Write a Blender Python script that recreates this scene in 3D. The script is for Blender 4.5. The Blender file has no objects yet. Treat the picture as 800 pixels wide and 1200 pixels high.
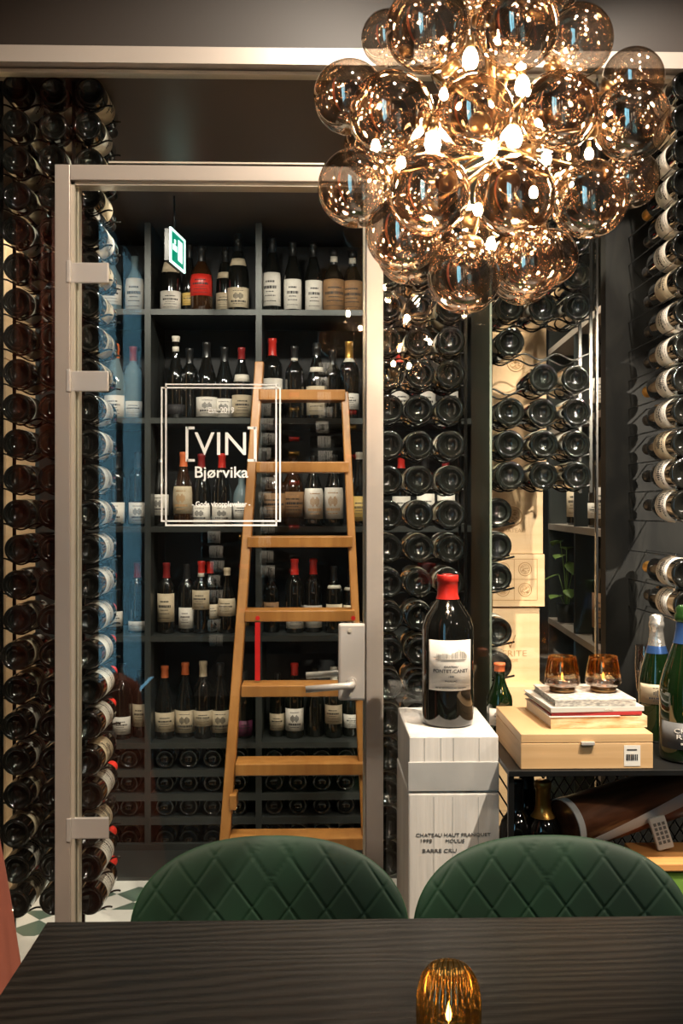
import bpy, bmesh, math, random
from mathutils import Vector, Matrix
random.seed(7)
S = bpy.context.scene
COL = S.collection
PI = math.pi
F = 1167.0; TH = math.radians(1.4); CZ = 1.38; HY = 590.0
cT, sT = math.cos(TH), math.sin(TH)

def P(px, py, Y):
    """the place point at depth Y that the photograph shows at (px, py)"""
    u = (px-400)/F; v = (HY-py)/F
    t = Y/(cT-u*sT)
    return Vector((t*(sT+u*cT), Y, CZ+v*t))
def PX(px, Y): return P(px, HY, Y).x
def PZ(py, Y): return CZ+(HY-py)/F*Y

# ------------------------------------------------------------------ materials
def mat(name, col, rough=.5, metal=0., **k):
    m = bpy.data.materials.new(name); m.use_nodes = True
    nt = m.node_tree; b = nt.nodes['Principled BSDF']
    b.inputs['Base Color'].default_value = (*col, 1); b.inputs['Roughness'].default_value = rough
    b.inputs['Metallic'].default_value = metal
    if 'coat' in k: b.inputs['Coat Weight'].default_value = k['coat']; b.inputs['Coat Roughness'].default_value = .05
    if 'sheen' in k:
        b.inputs['Sheen Weight'].default_value = k['sheen']; b.inputs['Sheen Roughness'].default_value = .35
        b.inputs['Sheen Tint'].default_value = (*k.get('stint', (1, 1, 1)), 1)
    if 'emit' in k:
        b.inputs['Emission Color'].default_value = (*k.get('ecol', col), 1); b.inputs['Emission Strength'].default_value = k['emit']
    if 'spec' in k: b.inputs['Specular IOR Level'].default_value = k['spec']
    if 'noise' in k:   # (scale xyz, second colour, bump, detail)
        sc, c2, bump = k['noise'][:3]
        tc = nt.nodes.new('ShaderNodeTexCoord'); mp = nt.nodes.new('ShaderNodeMapping'); mp.inputs['Scale'].default_value = sc
        ns = nt.nodes.new('ShaderNodeTexNoise'); ns.inputs['Scale'].default_value = 1; ns.inputs['Detail'].default_value = 5
        ns.inputs['Distortion'].default_value = k.get('dist', 0)
        rp = nt.nodes.new('ShaderNodeValToRGB'); rp.color_ramp.elements[0].position = .35; rp.color_ramp.elements[1].position = .65
        rp.color_ramp.elements[0].color = (*col, 1); rp.color_ramp.elements[1].color = (*c2, 1)
        nt.links.new(tc.outputs['Object'], mp.inputs['Vector']); nt.links.new(mp.outputs[0], ns.inputs['Vector'])
        nt.links.new(ns.outputs['Fac'], rp.inputs[0]); nt.links.new(rp.outputs[0], b.inputs['Base Color'])
        if bump:
            bp = nt.nodes.new('ShaderNodeBump'); bp.inputs['Strength'].default_value = bump; bp.inputs['Distance'].default_value = .004
            nt.links.new(ns.outputs['Fac'], bp.inputs['Height']); nt.links.new(bp.outputs[0], b.inputs['Normal'])
    return m

def glass(name, tint, refl=.04, gloss=(1, 1, 1), base=0., rough=0.):
    """clear thin glass: tinted see-through plus a mirror share that grows towards grazing"""
    m = bpy.data.materials.new(name); m.use_nodes = True; nt = m.node_tree
    for n in list(nt.nodes): nt.nodes.remove(n)
    out = nt.nodes.new('ShaderNodeOutputMaterial'); mx = nt.nodes.new('ShaderNodeMixShader')
    tr = nt.nodes.new('ShaderNodeBsdfTransparent'); tr.inputs[0].default_value = (*tint, 1)
    gl = nt.nodes.new('ShaderNodeBsdfGlossy'); gl.inputs['Color'].default_value = (*gloss, 1); gl.inputs['Roughness'].default_value = rough
    lw = nt.nodes.new('ShaderNodeLayerWeight'); lw.inputs['Blend'].default_value = .5
    pw = nt.nodes.new('ShaderNodeMath'); pw.operation = 'POWER'; pw.inputs[1].default_value = 4
    mr = nt.nodes.new('ShaderNodeMapRange'); mr.inputs['To Min'].default_value = max(refl, base); mr.inputs['To Max'].default_value = .95
    nt.links.new(lw.outputs['Facing'], pw.inputs[0]); nt.links.new(pw.outputs[0], mr.inputs['Value'])
    nt.links.new(mr.outputs[0], mx.inputs[0]); nt.links.new(tr.outputs[0], mx.inputs[1]); nt.links.new(gl.outputs[0], mx.inputs[2])
    nt.links.new(mx.outputs[0], out.inputs[0])
    return m

M = {
 'alu': mat('painted_aluminium', (.46, .40, .35), .35, .35),
 'alu_in': mat('pale_inner_strip', (.62, .56, .46), .3, .3),
 'satin': mat('satin_steel', (.60, .56, .52), .3, .35),
 'chrome': mat('chrome', (.8, .8, .8), .12, 1),
 'dark': mat('black_steel', (.012, .012, .012), .35, .3),
 'rail': mat('rack_rod_steel', (.035, .033, .03), .25, .8),
 'shelf': mat('grey_shelf', (.045, .05, .047), .4, .2),
 'shelf_back': mat('dark_shelf_back', (.012, .012, .013), .6),
 'bulk': mat('brown_black_panel', (.024, .014, .009), .45, 0, noise=((3, 3, 3), (.025, .017, .012), 0)),
 'ceil': mat('cellar_ceiling', (.10, .07, .05), .4),  # brown stands in for the dining ceiling's reflection in the transom glass
 'cwall': mat('cellar_wall', (.02, .019, .018), .6),
 'dwall': mat('dining_wall', (.022, .017, .014), .7),
 'board': mat('blackboard', (.006, .0065, .006), .55, 0, noise=((9, 9, 5), (.014, .014, .012), .1), dist=1.5, spec=.2),
 'fin': mat('grey_green_steel', (.17, .19, .15), .42, .1),
 'bglass': mat('bottle_glass_black', (.006, .006, .005), .06, 0, coat=1.),
 'bgreen': mat('bottle_glass_green', (.004, .013, .003), .05, 0, coat=1.),
 'bbrown': mat('bottle_glass_brown', (.03, .012, .004), .06, 0, coat=1.),
 'bclear': mat('bottle_glass_pale', (.16, .22, .24), .06, 0, coat=1.),
 'white': mat('paper_white', (.84, .79, .71), .6, 0, noise=((60, 60, 60), (.76, .71, .64), 0)),
 'cream': mat('paper_cream', (.66, .55, .39), .6, 0, noise=((60, 60, 60), (.58, .48, .33), 0)),
 'kraft': mat('paper_kraft', (.36, .2, .09), .7, 0, noise=((40, 40, 40), (.28, .15, .07), 0)),
 'purple': mat('paper_purple', (.16, .03, .08), .5),
 'yellow': mat('paper_yellow', (.62, .42, .12), .5),
 'ink': mat('dark_ink', (.03, .028, .03), .6),
 'inkbrown': mat('burnt_stamp', (.45, .26, .11), .7),
 'inkred': mat('red_ink', (.5, .03, .03), .5),
 'cred': mat('capsule_red', (.62, .03, .02), .32),
 'cdred': mat('capsule_dark_red', (.22, .015, .015), .3),
 'cblack': mat('capsule_black', (.015, .015, .015), .3),
 'cgold': mat('capsule_gold', (.55, .30, .07), .3, .7),
 'corange': mat('capsule_orange', (.68, .16, .05), .4),
 'cwhite': mat('capsule_cream', (.75, .70, .60), .35),
 'csilver': mat('foil_silver', (.72, .68, .62), .25, .8, noise=((80, 80, 80), (.5, .48, .44), .8)),
 'cblue': mat('foil_blue', (.04, .10, .28), .3, .5),
 'wood': mat('ladder_wood', (.36, .15, .035), .35, 0, noise=((30, 30, 2.5), (.46, .21, .055), .1)),
 'crate': mat('pine_crate', (.70, .46, .25), .55, 0, noise=((1.5, 3, 22), (.79, .55, .32), .1), dist=.6),
 'oakbox': mat('oak_box', (.58, .36, .17), .45, 0, noise=((2, 3, 70), (.66, .43, .22), .08)),
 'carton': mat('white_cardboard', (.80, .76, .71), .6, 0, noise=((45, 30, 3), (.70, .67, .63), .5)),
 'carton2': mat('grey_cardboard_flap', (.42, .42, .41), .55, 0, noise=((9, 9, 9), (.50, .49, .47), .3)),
 'velvet': mat('green_velvet', (.0015, .014, .005), .7, 0, sheen=.30, stint=(.10, .60, .16), noise=((6, 6, 6), (.003, .027, .009), 0)),
 'coral': mat('coral_cloth', (.42, .13, .08), .8, 0, noise=((8, 8, 3), (.34, .10, .065), .2)),
 'curtain': mat('rust_curtain', (.55, .13, .06), .8, 0),
 'bookgrey': mat('book_grey', (.55, .54, .50), .5),
 'bookwhite': mat('book_white', (.75, .72, .66), .5),
 'bookmarble': mat('book_marbled', (.70, .66, .58), .5, 0, noise=((90, 90, 260), (.28, .26, .24), 0)),
 'bookred': mat('book_red', (.40, .03, .03), .5),
 'bookdark': mat('book_charcoal', (.16, .15, .14), .5),
 'torn': mat('torn_brown_paper', (.50, .27, .10), .8, 0, noise=((18, 18, 60), (.80, .62, .38), 1.)),
 'veneer': mat('dark_veneer', (.07, .025, .012), .3, 0, noise=((5, 24, 24), (.20, .08, .04), .1), dist=1.2),
 'redwood': mat('red_veneer', (.26, .08, .035), .3, 0, noise=((5, 24, 24), (.34, .12, .05), .1), dist=1.),
 'stripe': mat('white_edge', (.62, .62, .62), .4),
 'lime': mat('lime_green', (.16, .30, .05), .5),
 'edgewood': mat('honey_wood', (.60, .28, .09), .4),
 'remote': mat('remote_grey', (.55, .54, .50), .5),
 'key': mat('remote_keys', (.12, .12, .12), .5),
 'leaf': mat('leaf_green', (.16, .26, .06), .5),
 'decal': mat('white_vinyl', (.9, .9, .88), .5, 0, emit=.0),
 'signframe': mat('sign_light', (.8, 1, .95), .4, 0, emit=1.2, ecol=(.7, 1., .9)),
 'signgreen': mat('sign_green', (.0, .12, .07), .4, 0, emit=.35, ecol=(.0, .5, .3)),
 'strap': mat('red_strap', (.65, .01, .01), .5),
 'bulb': mat('lit_bulb', (1, .8, .5), .4, 0, emit=330, ecol=(1, .76, .50)),
 'flame': mat('lit_wick', (1, .7, .3), .4, 0, emit=3, ecol=(1, .5, .12)),
 'amber': glass('amber_glass', (.93, .70, .42), .13, (1, .8, .5)),
 'smoke': glass('smoke_glass', (.72, .64, .60), .16, (1, .95, .9)),
 'ribamber': glass('ribbed_amber_glass', (.95, .80, .52), .14, (1, .9, .7)),
 'pane': glass('window_glass', (.95, .97, .96), .045),
 'globe': glass('smoky_mirror_glass', (.80, .73, .66), .46, (1, .89, .78), 0, .03),
 'wax': mat('tealight', (.8, .75, .65), .4),
 'floor': mat('dining_floor', (.06, .05, .04), .25),
 'brass': mat('bronze_metal', (.22, .13, .06), .3, 1),
}
def table_mat():
    m = mat('black_oak', (.006, .0055, .005), .36)
    nt = m.node_tree; b = nt.nodes['Principled BSDF']
    tc = nt.nodes.new('ShaderNodeTexCoord'); mp = nt.nodes.new('ShaderNodeMapping'); mp.inputs['Scale'].default_value = (.75, 4.5, 1)
    wv = nt.nodes.new('ShaderNodeTexWave'); wv.wave_type = 'RINGS'; wv.rings_direction = 'Z'; wv.inputs['Scale'].default_value = 4; wv.inputs['Distortion'].default_value = 11
    wv.inputs['Detail'].default_value = 4; wv.inputs['Detail Scale'].default_value = .6
    mp2 = nt.nodes.new('ShaderNodeMapping'); mp2.inputs['Scale'].default_value = (8, 260, 60)
    ns = nt.nodes.new('ShaderNodeTexNoise'); ns.inputs['Scale'].default_value = 1; ns.inputs['Detail'].default_value = 3
    ad = nt.nodes.new('ShaderNodeMath'); ad.operation = 'ADD'
    rp = nt.nodes.new('ShaderNodeValToRGB'); rp.color_ramp.elements[0].color = (.014, .012, .010, 1); rp.color_ramp.elements[1].color = (.004, .0035, .003, 1)
    rp.color_ramp.elements[0].position = .2; rp.color_ramp.elements[1].position = .8
    bp = nt.nodes.new('ShaderNodeBump'); bp.inputs['Strength'].default_value = .2; bp.inputs['Distance'].default_value = .002
    L = nt.links.new
    L(tc.outputs['Object'], mp.inputs['Vector']); L(mp.outputs[0], wv.inputs['Vector']); L(tc.outputs['Object'], mp2.inputs['Vector']); L(mp2.outputs[0], ns.inputs['Vector'])
    L(wv.outputs['Fac'], rp.inputs[0]); L(rp.outputs[0], b.inputs['Base Color'])
    L(wv.outputs['Fac'], ad.inputs[0]); L(ns.outputs['Fac'], ad.inputs[1]); L(ad.outputs[0], bp.inputs['Height']); L(bp.outputs[0], b.inputs['Normal'])
    return m
M['table'] = table_mat()
def tile_mat():
    m = mat('patterned_tile', (.7, .68, .64), .3)
    nt = m.node_tree; b = nt.nodes['Principled BSDF']; L = nt.links.new
    tc = nt.nodes.new('ShaderNodeTexCoord')
    a = nt.nodes.new('ShaderNodeMapping'); a.inputs['Rotation'].default_value = (0, 0, PI/4)
    c1 = nt.nodes.new('ShaderNodeTexChecker'); c1.inputs['Scale'].default_value = 10; c2 = nt.nodes.new('ShaderNodeTexChecker'); c2.inputs['Scale'].default_value = 5
    c1.inputs['Color1'].default_value = (.72, .70, .66, 1); c1.inputs['Color2'].default_value = (.10, .15, .12, 1)
    c2.inputs['Color1'].default_value = (1, 1, 1, 1); c2.inputs['Color2'].default_value = (0, 0, 0, 1)
    mx = nt.nodes.new('ShaderNodeMix'); mx.data_type = 'RGBA'; mx.inputs['A'].default_value = (.72, .70, .66, 1)
    L(tc.outputs['Object'], a.inputs['Vector']); L(a.outputs[0], c1.inputs['Vector']); L(tc.outputs['Object'], c2.inputs['Vector'])
    L(c2.outputs['Fac'], mx.inputs['Factor']); L(c1.outputs['Color'], mx.inputs['B']); L(mx.outputs['Result'], b.inputs['Base Color'])
    return m
M['tile'] = tile_mat()

# ------------------------------------------------------------------ mesh helpers
def link(name, me, m=None, parent=None, smooth=False, auto=None):
    if m is not None and not me.materials: me.materials.append(m)
    if smooth:
        for p in me.polygons: p.use_smooth = True
    o = bpy.data.objects.new(name, me); COL.objects.link(o)
    if parent is not None: o.parent = parent
    return o
def tomesh(bm, name='m'):
    me = bpy.data.meshes.new(name); bm.to_mesh(me); bm.free(); return me
def add_box(bm, a, b, bev=0.):
    lo = [min(a[i], b[i]) for i in range(3)]; hi = [max(a[i], b[i]) for i in range(3)]
    t = bmesh.new()
    bmesh.ops.create_cube(t, size=1)
    for v in t.verts:
        for i in range(3): v.co[i] = lo[i] if v.co[i] < 0 else hi[i]
    if bev: bmesh.ops.bevel(t, geom=list(t.edges), offset=bev, segments=2, affect='EDGES', profile=.5)
    merge(bm, t)
def merge(bm, t):
    me = tomesh(t); bm.from_mesh(me); bpy.data.meshes.remove(me)
def box(name, a, b, m, parent=None, bev=0.):
    bm = bmesh.new(); add_box(bm, a, b, bev)
    return link(name, tomesh(bm), m, parent)
def lathe_me(prof, n=32, fn=None, close=True):
    vs, fs = [], []; rings = []
    for k, (r, z) in enumerate(prof):
        if r < 1e-6: rings.append([len(vs)]); vs.append((0, 0, z))
        else:
            rings.append(list(range(len(vs), len(vs)+n)))
            for i in range(n):
                a = 2*PI*i/n; rr, zz = (fn(r, z, i, k) if fn else (r, z))
                vs.append((rr*math.cos(a), rr*math.sin(a), zz))
    for A, B in zip(rings, rings[1:]):
        for i in range(n):
            j = (i+1) % n
            if len(A) == 1: fs.append((A[0], B[j], B[i]))
            elif len(B) == 1: fs.append((A[i], A[j], B[0]))
            else: fs.append((A[i], A[j], B[j], B[i]))
    me = bpy.data.meshes.new('lathe'); me.from_pydata(vs, [], fs); me.update()
    return me
def tube_me(pts, r, n=8, cyclic=False):
    pts = [Vector(p) for p in pts]; vs, fs = [], []
    N = len(pts); up = Vector((0, 0, 1))
    for i, p in enumerate(pts):
        d = (pts[min(i+1, N-1)]-pts[max(i-1, 0)]).normalized() if not cyclic else (pts[(i+1) % N]-pts[i-1]).normalized()
        s = d.cross(up)
        if s.length < .1: s = d.cross(Vector((0, 1, 0)))
        s.normalize(); t = s.cross(d)
        for k in range(n):
            a = 2*PI*k/n; vs.append(p+(s*math.cos(a)+t*math.sin(a))*(r if not callable(r) else r(i)))
    for i in range(N if cyclic else N-1):
        for k in range(n):
            a, b = i*n, ((i+1) % N)*n; fs.append((a+k, a+(k+1) % n, b+(k+1) % n, b+k))
    if not cyclic: fs += [tuple(range(n))[::-1], tuple(range((N-1)*n, N*n))]
    me = bpy.data.meshes.new('tube'); me.from_pydata(vs, [], fs); me.update(); return me
def tube(name, pts, r, m, parent=None, n=8, cyclic=False):
    return link(name, tube_me(pts, r, n, cyclic), m, parent, smooth=True)
def patch_me(prof, a0, a1, n=24, off=.0005):
    """a strip of the turned surface between two angles (labels), a little proud of the glass"""
    vs, fs = [], []; K = len(prof)
    for s in (0, 1):
        for i in range(n+1):
            a = a0+(a1-a0)*i/n
            for r, z in prof: vs.append(((r+off*s)*math.cos(a), (r+off*s)*math.sin(a), z))
    h = (n+1)*K
    for i in range(n):
        for k in range(K-1):
            q = (i*K+k, i*K+k+1, (i+1)*K+k+1, (i+1)*K+k)
            fs.append(q); fs.append(tuple(x+h for x in q[::-1]))
    for i in range(n):
        fs.append((i*K, (i+1)*K, (i+1)*K+h, i*K+h)); e = K-1
        fs.append((i*K+e+h, (i+1)*K+e+h, (i+1)*K+e, i*K+e))
    for k in range(K-1):
        fs.append((k+1, k, k+h, k+1+h)); e = n*K
        fs.append((e+k, e+k+1, e+k+1+h, e+k+h))
    me = bpy.data.meshes.new('patch'); me.from_pydata(vs, [], fs); me.update(); return me
def tag(o, label=None, cat=None, group=None, kind=None):
    if label: o['label'] = label
    if cat: o['category'] = cat
    if group: o['group'] = group
    if kind: o['kind'] = kind
    return o
def empty(name, loc=(0, 0, 0), rz=0., label=None, cat=None, group=None, kind=None):
    o = bpy.data.objects.new(name, None); COL.objects.link(o); o.empty_display_size = .05
    o.location = loc; o.rotation_euler = (0, 0, rz)
    return tag(o, label, cat, group, kind)
def copy_tree(o, parent=None):
    c = o.copy(); COL.objects.link(c)
    if parent is not None: c.parent = parent
    for ch in list(o.children): copy_tree(ch, c)
    return c
def text_me(s, size, depth=.0004, spacing=1., bold=0., align='CENTER'):
    cu = bpy.data.curves.new('t', 'FONT'); cu.body = s; cu.size = size; cu.align_x = align; cu.align_y = 'CENTER'
    cu.extrude = depth; cu.offset = bold; cu.space_character = spacing; cu.resolution_u = 3
    o = bpy.data.objects.new('t', cu); COL.objects.link(o)
    dg = bpy.context.evaluated_depsgraph_get(); me = bpy.data.meshes.new_from_object(o.evaluated_get(dg))
    bpy.data.objects.remove(o); return me
def text(name, s, loc, size, m, parent=None, rz=0., **k):
    """upright lettering facing -Y"""
    w = k.pop('width', None)
    me = text_me(s, size, **k)
    if w:
        xs = [v.co.x for v in me.vertices]; f = w/(max(xs)-min(xs))
        for v in me.vertices: v.co.x *= f
    me.transform(Matrix.Rotation(PI/2, 4, 'X')); me.materials.clear()
    o = link(name, me, m, parent); o.location = loc; o.rotation_euler = (0, 0, rz); return o
def bend_text(name, s, z, size, R, m, parent, width=None, ang=-PI/2, **k):
    me = text_me(s, size, **k); me.materials.clear()
    f = 1.
    if width:
        xs = [v.co.x for v in me.vertices]; f = width/(max(xs)-min(xs))
    for v in me.vertices:
        x, y, d = v.co; a = ang+x*f/R; r = R+d+.0008
        v.co = (r*math.cos(a), r*math.sin(a), z+y)
    return link(name, me, m, parent)
ORD = ['', 'first', 'second', 'third', 'fourth', 'fifth', 'sixth', 'seventh', 'eighth', 'ninth', 'tenth', 'eleventh', 'twelfth', 'thirteenth', 'fourteenth', 'fifteenth',
       'sixteenth', 'seventeenth', 'eighteenth', 'nineteenth', 'twentieth', 'twenty-first', 'twenty-second', 'twenty-third', 'twenty-fourth', 'twenty-fifth', 'twenty-sixth']

# ------------------------------------------------------------------ setting
GY = 2.46          # front of the glazed partition
CC = 2.50          # cellar ceiling
XL, XR, YR, YB = -1.30, 1.75, -3.2, 4.45
DC = 3.3
def struct(o): return tag(o, kind='structure')
struct(box('floor', (XL, YR, -.05), (XR, GY+.03, 0), M['floor']))
fl = struct(box('floor_cellar', (XL, GY+.03, -.05), (XR, YB, 0), M['tile']))
struct(box('ceiling', (XL, YR, DC), (XR, GY, DC+.1), M['dwall']))
struct(box('ceiling_cellar', (XL, GY+.07, CC), (XR, YB, CC+.1), M['ceil']))
struct(box('wall_front', (XL, GY, CC), (XR, GY+.07, DC), M['bulk']))
struct(box('wall_back', (XL, YB, 0), (XR, YB+.1, CC), M['cwall']))
struct(box('wall_right', (XR, YR, 0), (XR+.1, YB, DC), M['dwall']))
struct(box('wall_rear', (XL, YR-.1, 0), (XR, YR, DC), M['dwall']))
# left wall with the tall daylight window towards the back of the dining room
bm = bmesh.new()
add_box(bm, (XL-.1, -1.0, 0), (XL, YB, DC)); add_box(bm, (XL-.1, YR, 3.2), (XL, -1.0, DC)); add_box(bm, (XL-.1, YR, 0), (XL, -3.0, 3.2))
struct(link('wall_left', tomesh(bm), M['dwall']))
w = empty('window_1', (0, 0, 0), kind='structure')
bm = bmesh.new()
for y in (-3.0, -1.9, -1.04): add_box(bm, (XL-.07, y, 0), (XL-.03, y+.04, 3.2))
for z in (0, 3.16): add_box(bm, (XL-.07, -3.0, z), (XL-.03, -1.0, z+.04))
link('window_frame', tomesh(bm), M['dark'], w)
box('pane', (XL-.054, -3.0, 0), (XL-.048, -1.0, 3.2), M['pane'], w)
# header beam, frames
struct(box('trim_1', (XL, GY-.01, PZ(78, GY)), (XR, GY+.08, CC), M['alu']))
struct(box('trim_2', (XL, GY+.02, PZ(84, GY)), (XR, GY+.05, PZ(80, GY)), M['alu_in']))
# door with its frame
d = empty('door_1', (PX(80, GY), GY, 0), kind='structure'); dx, dz = PX(80, GY), 0
def dpart(name, a, b, m, bev=0.):
    o = box(name, Vector(a)-d.location, Vector(b)-d.location, m, d, bev); return o
zt = PZ(195, GY); zt2 = PZ(213, GY); x0, x1, x2, x3 = PX(64, GY), PX(82, GY), PX(429, GY), PX(449, GY)
bm = bmesh.new(); dl = d.location
add_box(bm, Vector((x0, GY, 0))-dl, Vector((x1, GY+.08, zt))-dl, .002); add_box(bm, Vector((x2, GY, 0))-dl, Vector((x3, GY+.08, zt))-dl, .002)
add_box(bm, Vector((x1, GY, zt2))-dl, Vector((x2, GY+.08, zt))-dl, .002)
link('door_frame', tomesh(bm), M['alu'], d)
bm = bmesh.new(); zi = PZ(220, GY+.02)
add_box(bm, Vector((x1, GY+.012, 0))-dl, Vector((PX(86, GY), GY+.06, zt2))-dl); add_box(bm, Vector((x2-.006, GY+.03, 0))-dl, Vector((x2, GY+.06, zt2))-dl)
add_box(bm, Vector((x1, GY+.012, zi))-dl, Vector((x2, GY+.06, zt2))-dl); add_box(bm, Vector((PX(87, GY), GY+.03, 0))-dl, Vector((PX(89, GY), GY+.06, zi))-dl)
link('door_stop', tomesh(bm), M['alu_in'], d)
dpart('door_glass', (PX(86, GY), GY+.020, .008), (x2-.004, GY+.030, zi+.004), M['pane'])
gf = GY+.019
for ya, yb in ((310, 334), (436, 460), (955, 980)):
    h = dpart('hinge', (PX(84, gf), gf-.008, PZ(yb, gf)), (PX(128, gf), gf, PZ(ya, gf)), M['satin'], .003)
    k = box('hinge_knuckle', Vector((PX(80, gf), gf-.022, PZ(yb+1, gf)))-dl, Vector((PX(85, gf), gf+.004, PZ(ya-1, gf)))-dl, M['satin'], h, .002)
pl = dpart('handle_plate', (PX(396, gf), gf-.014, PZ(820, gf)), (PX(429, gf), gf, PZ(730, gf)), M['satin'], .006)
def rel(v): return Vector(v)-dl
for (sx, sy, y) in ((410, 739, 0), (410, 814, 0)):
    c = P(sx, sy, gf-.0145); me = lathe_me([(0, 0), (.005, 0), (.005, .002), (0, .002)], 12); me.transform(Matrix.Rotation(PI/2, 4, 'X'))
    o = link('screw', me, M['alu_in'], pl); o.location = rel(c)
c = P(412, 800, gf-.014); e = P(358, 808, gf-.055)
ro = lathe_me([(0, 0), (.013, 0), (.013, .008), (0, .008)], 20); ro.transform(Matrix.Rotation(PI/2, 4, 'X')); o = link('handle_rose', ro, M['satin'], pl); o.location = rel(c)
tube('handle', [rel(c), rel(c+Vector((0, -.03, 0))), rel(c+Vector((-.004, -.04, 0))), rel(c+Vector((-.012, -.043, 0))), rel(e)], .0085, M['satin'], d, 12)
c2 = c+Vector((0, .03, 0)); e2 = Vector((e.x, gf+.06, e.z+.014))
tube('inner_handle', [rel(c2), rel(c2+Vector((0, .034, .012))), rel(c2+Vector((-.012, .038, .013))), rel(e2)], .0085, M['satin'], d, 12)
# vinyl lettering on the door
Yd = gf+.0004
dec = empty('door_lettering', rel(P(259, 532, Yd))); dec.parent = d
dc = P(259, 532, Yd)
def dd(px, py): return P(px, py, Yd)-dc
bm = bmesh.new()
for (a, b, c_, e_) in ((188.5, 453.5, 329, 611.5), (193.5, 449.5, 324.5, 616.5)):
    t = 1.9
    for q in ((a, b, c_, b+t), (a, e_-t, c_, e_), (a, b+t, a+t, e_-t), (c_-t, b+t, c_, e_-t)):
        p0, p1 = dd(q[0], q[1]), dd(q[2], q[3]); add_box(bm, p0, p1+Vector((0, -.0006, 0)))
link('square_outline', tomesh(bm), M['decal'], dec)
pxm = Yd/F
def dtext(s, px, py, capx, wpx, **k): return text('lettering', s, dd(px, py)+Vector((0, -.001, 0)), capx*pxm/.7, M['decal'], dec, width=wpx*pxm, **k)
dtext('Est. 2019', 259, 481, 7, 30, bold=.0004); dtext('VIN', 259.5, 521.5, 27, 60); dtext('Bjørvika', 259, 554, 13, 62, bold=.0004)
dtext('- Gode vinopplevelser -', 259, 591, 6, 68, bold=.0004)
bm = bmesh.new()
for sx in (-1, 1):
    cx = 259+sx*40
    for q in ((cx-1.6, 500, cx+1.6, 541), (min(cx, cx-sx*9), 500, max(cx, cx-sx*9), 503), (min(cx, cx-sx*9), 538, max(cx, cx-sx*9), 541)):
        add_box(bm, dd(q[0], q[1]), dd(q[2], q[3])+Vector((0, -.0006, 0)))
link('bracket_mark', tomesh(bm), M['decal'], dec)

# fixed panes
w = struct(box('window_2', (XL, GY+.024, .0), (PX(72, GY)-.001, GY+.034, PZ(80, GY)), M['pane']))
w = struct(box('window_3', (PX(72, GY)+.001, GY+.024, zt), (x3, GY+.034, PZ(80, GY)), M['pane']))
w = struct(box('window_4', (x3+.001, GY+.024, .0), (PX(701, GY), GY+.034, PZ(80, GY)), M['pane']))
struct(box('trim_3', (PX(701.2, GY), GY+.02, 0), (PX(703.4, GY), GY+.036, PZ(80, GY)), M['rail']))
struct(box('trim_highlight', (PX(125, GY), GY+.022, zt+.012), (PX(380, GY), GY+.026, zt+.016), M['alu_in']))  # pale strip laid in for the highlight along the transom rail
# black wall with chalky surface, right of the glass corner
struct(box('wall_blackboard', (PX(709.5, 2.85), 2.85, 0), (XR, 2.90, CC), M['board']))
# steel fin between the racks
FX = PX(577, 2.5)
tag(box('steel_divider_panel', (FX-.006, 2.51, 0), (FX, 2.81, 2.495), M['fin'], None, .001), 'grey-green steel divider panel between the two bottle racks, floor to ceiling', 'panel')

# ------------------------------------------------------------------ bottles
BORD = [(0, .022), (.012, .020), (.024, .008), (.029, .001), (.0335, 0), (.0368, .004), (.0375, .009), (.0375, .183), (.0368, .193), (.033, .208), (.024, .222), (.0165, .233), (.0145, .245), (.0138, .282), (.0155, .284), (.0155, .296), (.0145, .299), (0, .3)]
BURG = [(0, .022), (.012, .020), (.024, .008), (.033, .001), (.037, 0), (.0403, .004), (.041, .009), (.041, .130), (.0395, .148), (.034, .175), (.026, .202), (.0185, .228), (.0150, .250), (.0140, .282), (.0156, .284), (.0156, .296), (.0145, .299), (0, .3)]
CHMP = [(0, .028), (.014, .026), (.028, .010), (.036, .001), (.040, 0), (.0437, .004), (.0445, .010), (.0445, .140), (.043, .160), (.037, .190), (.028, .222), (.020, .250), (.0165, .275), (.0160, .290), (.0185, .293), (.0185, .303), (.0160, .308), (.0165, .318), (.012, .324), (0, .325)]
MAGN = [(0, .03), (.02, .027), (.038, .010), (.048, .001), (.053, 0), (.0565, .005), (.0575, .013), (.0575, .222), (.0565, .236), (.050, .258), (.037, .280), (.0265, .296), (.0225, .310), (.0215, .340), (.0235, .342), (.0235, .355), (.022, .359), (0, .36)]
LNG = [(0, .02), (.012, .018), (.024, .006), (.032, 0), (.036, .008), (.036, .16), (.034, .18), (.026, .21), (.018, .245), (.0145, .27), (.0138, .325), (.0155, .327), (.0155, .338), (0, .34)]
CLR = [(0, .012), (.02, .008), (.036, 0), (.041, .006), (.041, .12), (.036, .15), (.024, .175), (.0155, .19), (.0145, .225), (.017, .227), (.017, .248), (0, .25)]
def interp(prof, z):
    pr = [p for p in prof[3:]]
    for (r0, z0), (r1, z1) in zip(pr, pr[1:]):
        if z0 <= z <= z1 and z1 > z0: return r0+(r1-r0)*(z-z0)/(z1-z0)
    return pr[-2][0]
def prof_between(prof, za, zb, n=6, off=0):
    zs = sorted(set([za, zb]+[z for _, z in prof[4:] if za < z < zb])); return [(interp(prof, z)+off, z) for z in zs]
MC = {}
def body_mesh(prof, knurl=False):
    key = (id(prof), knurl)
    if key not in MC:
        def fn(r, z, i, k):
            if knurl and k in (3, 4): return (r, z-.0009*(i % 2))
            return (r, z)
        me = lathe_me(prof, 64 if knurl else 32, fn)
        for p in me.polygons: p.use_smooth = True
        MC[key] = me
    return MC[key]
def variant(me, m):
    key = (me.name, m.name)
    if key not in MC:
        c = me.copy(); c.materials.clear(); c.materials.append(m); MC[key] = c
    return MC[key]
def cached(key, f):
    if key not in MC: MC[key] = f()
    return MC[key]
def smooth(me):
    for p in me.polygons: p.use_smooth = True
    return me
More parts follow.
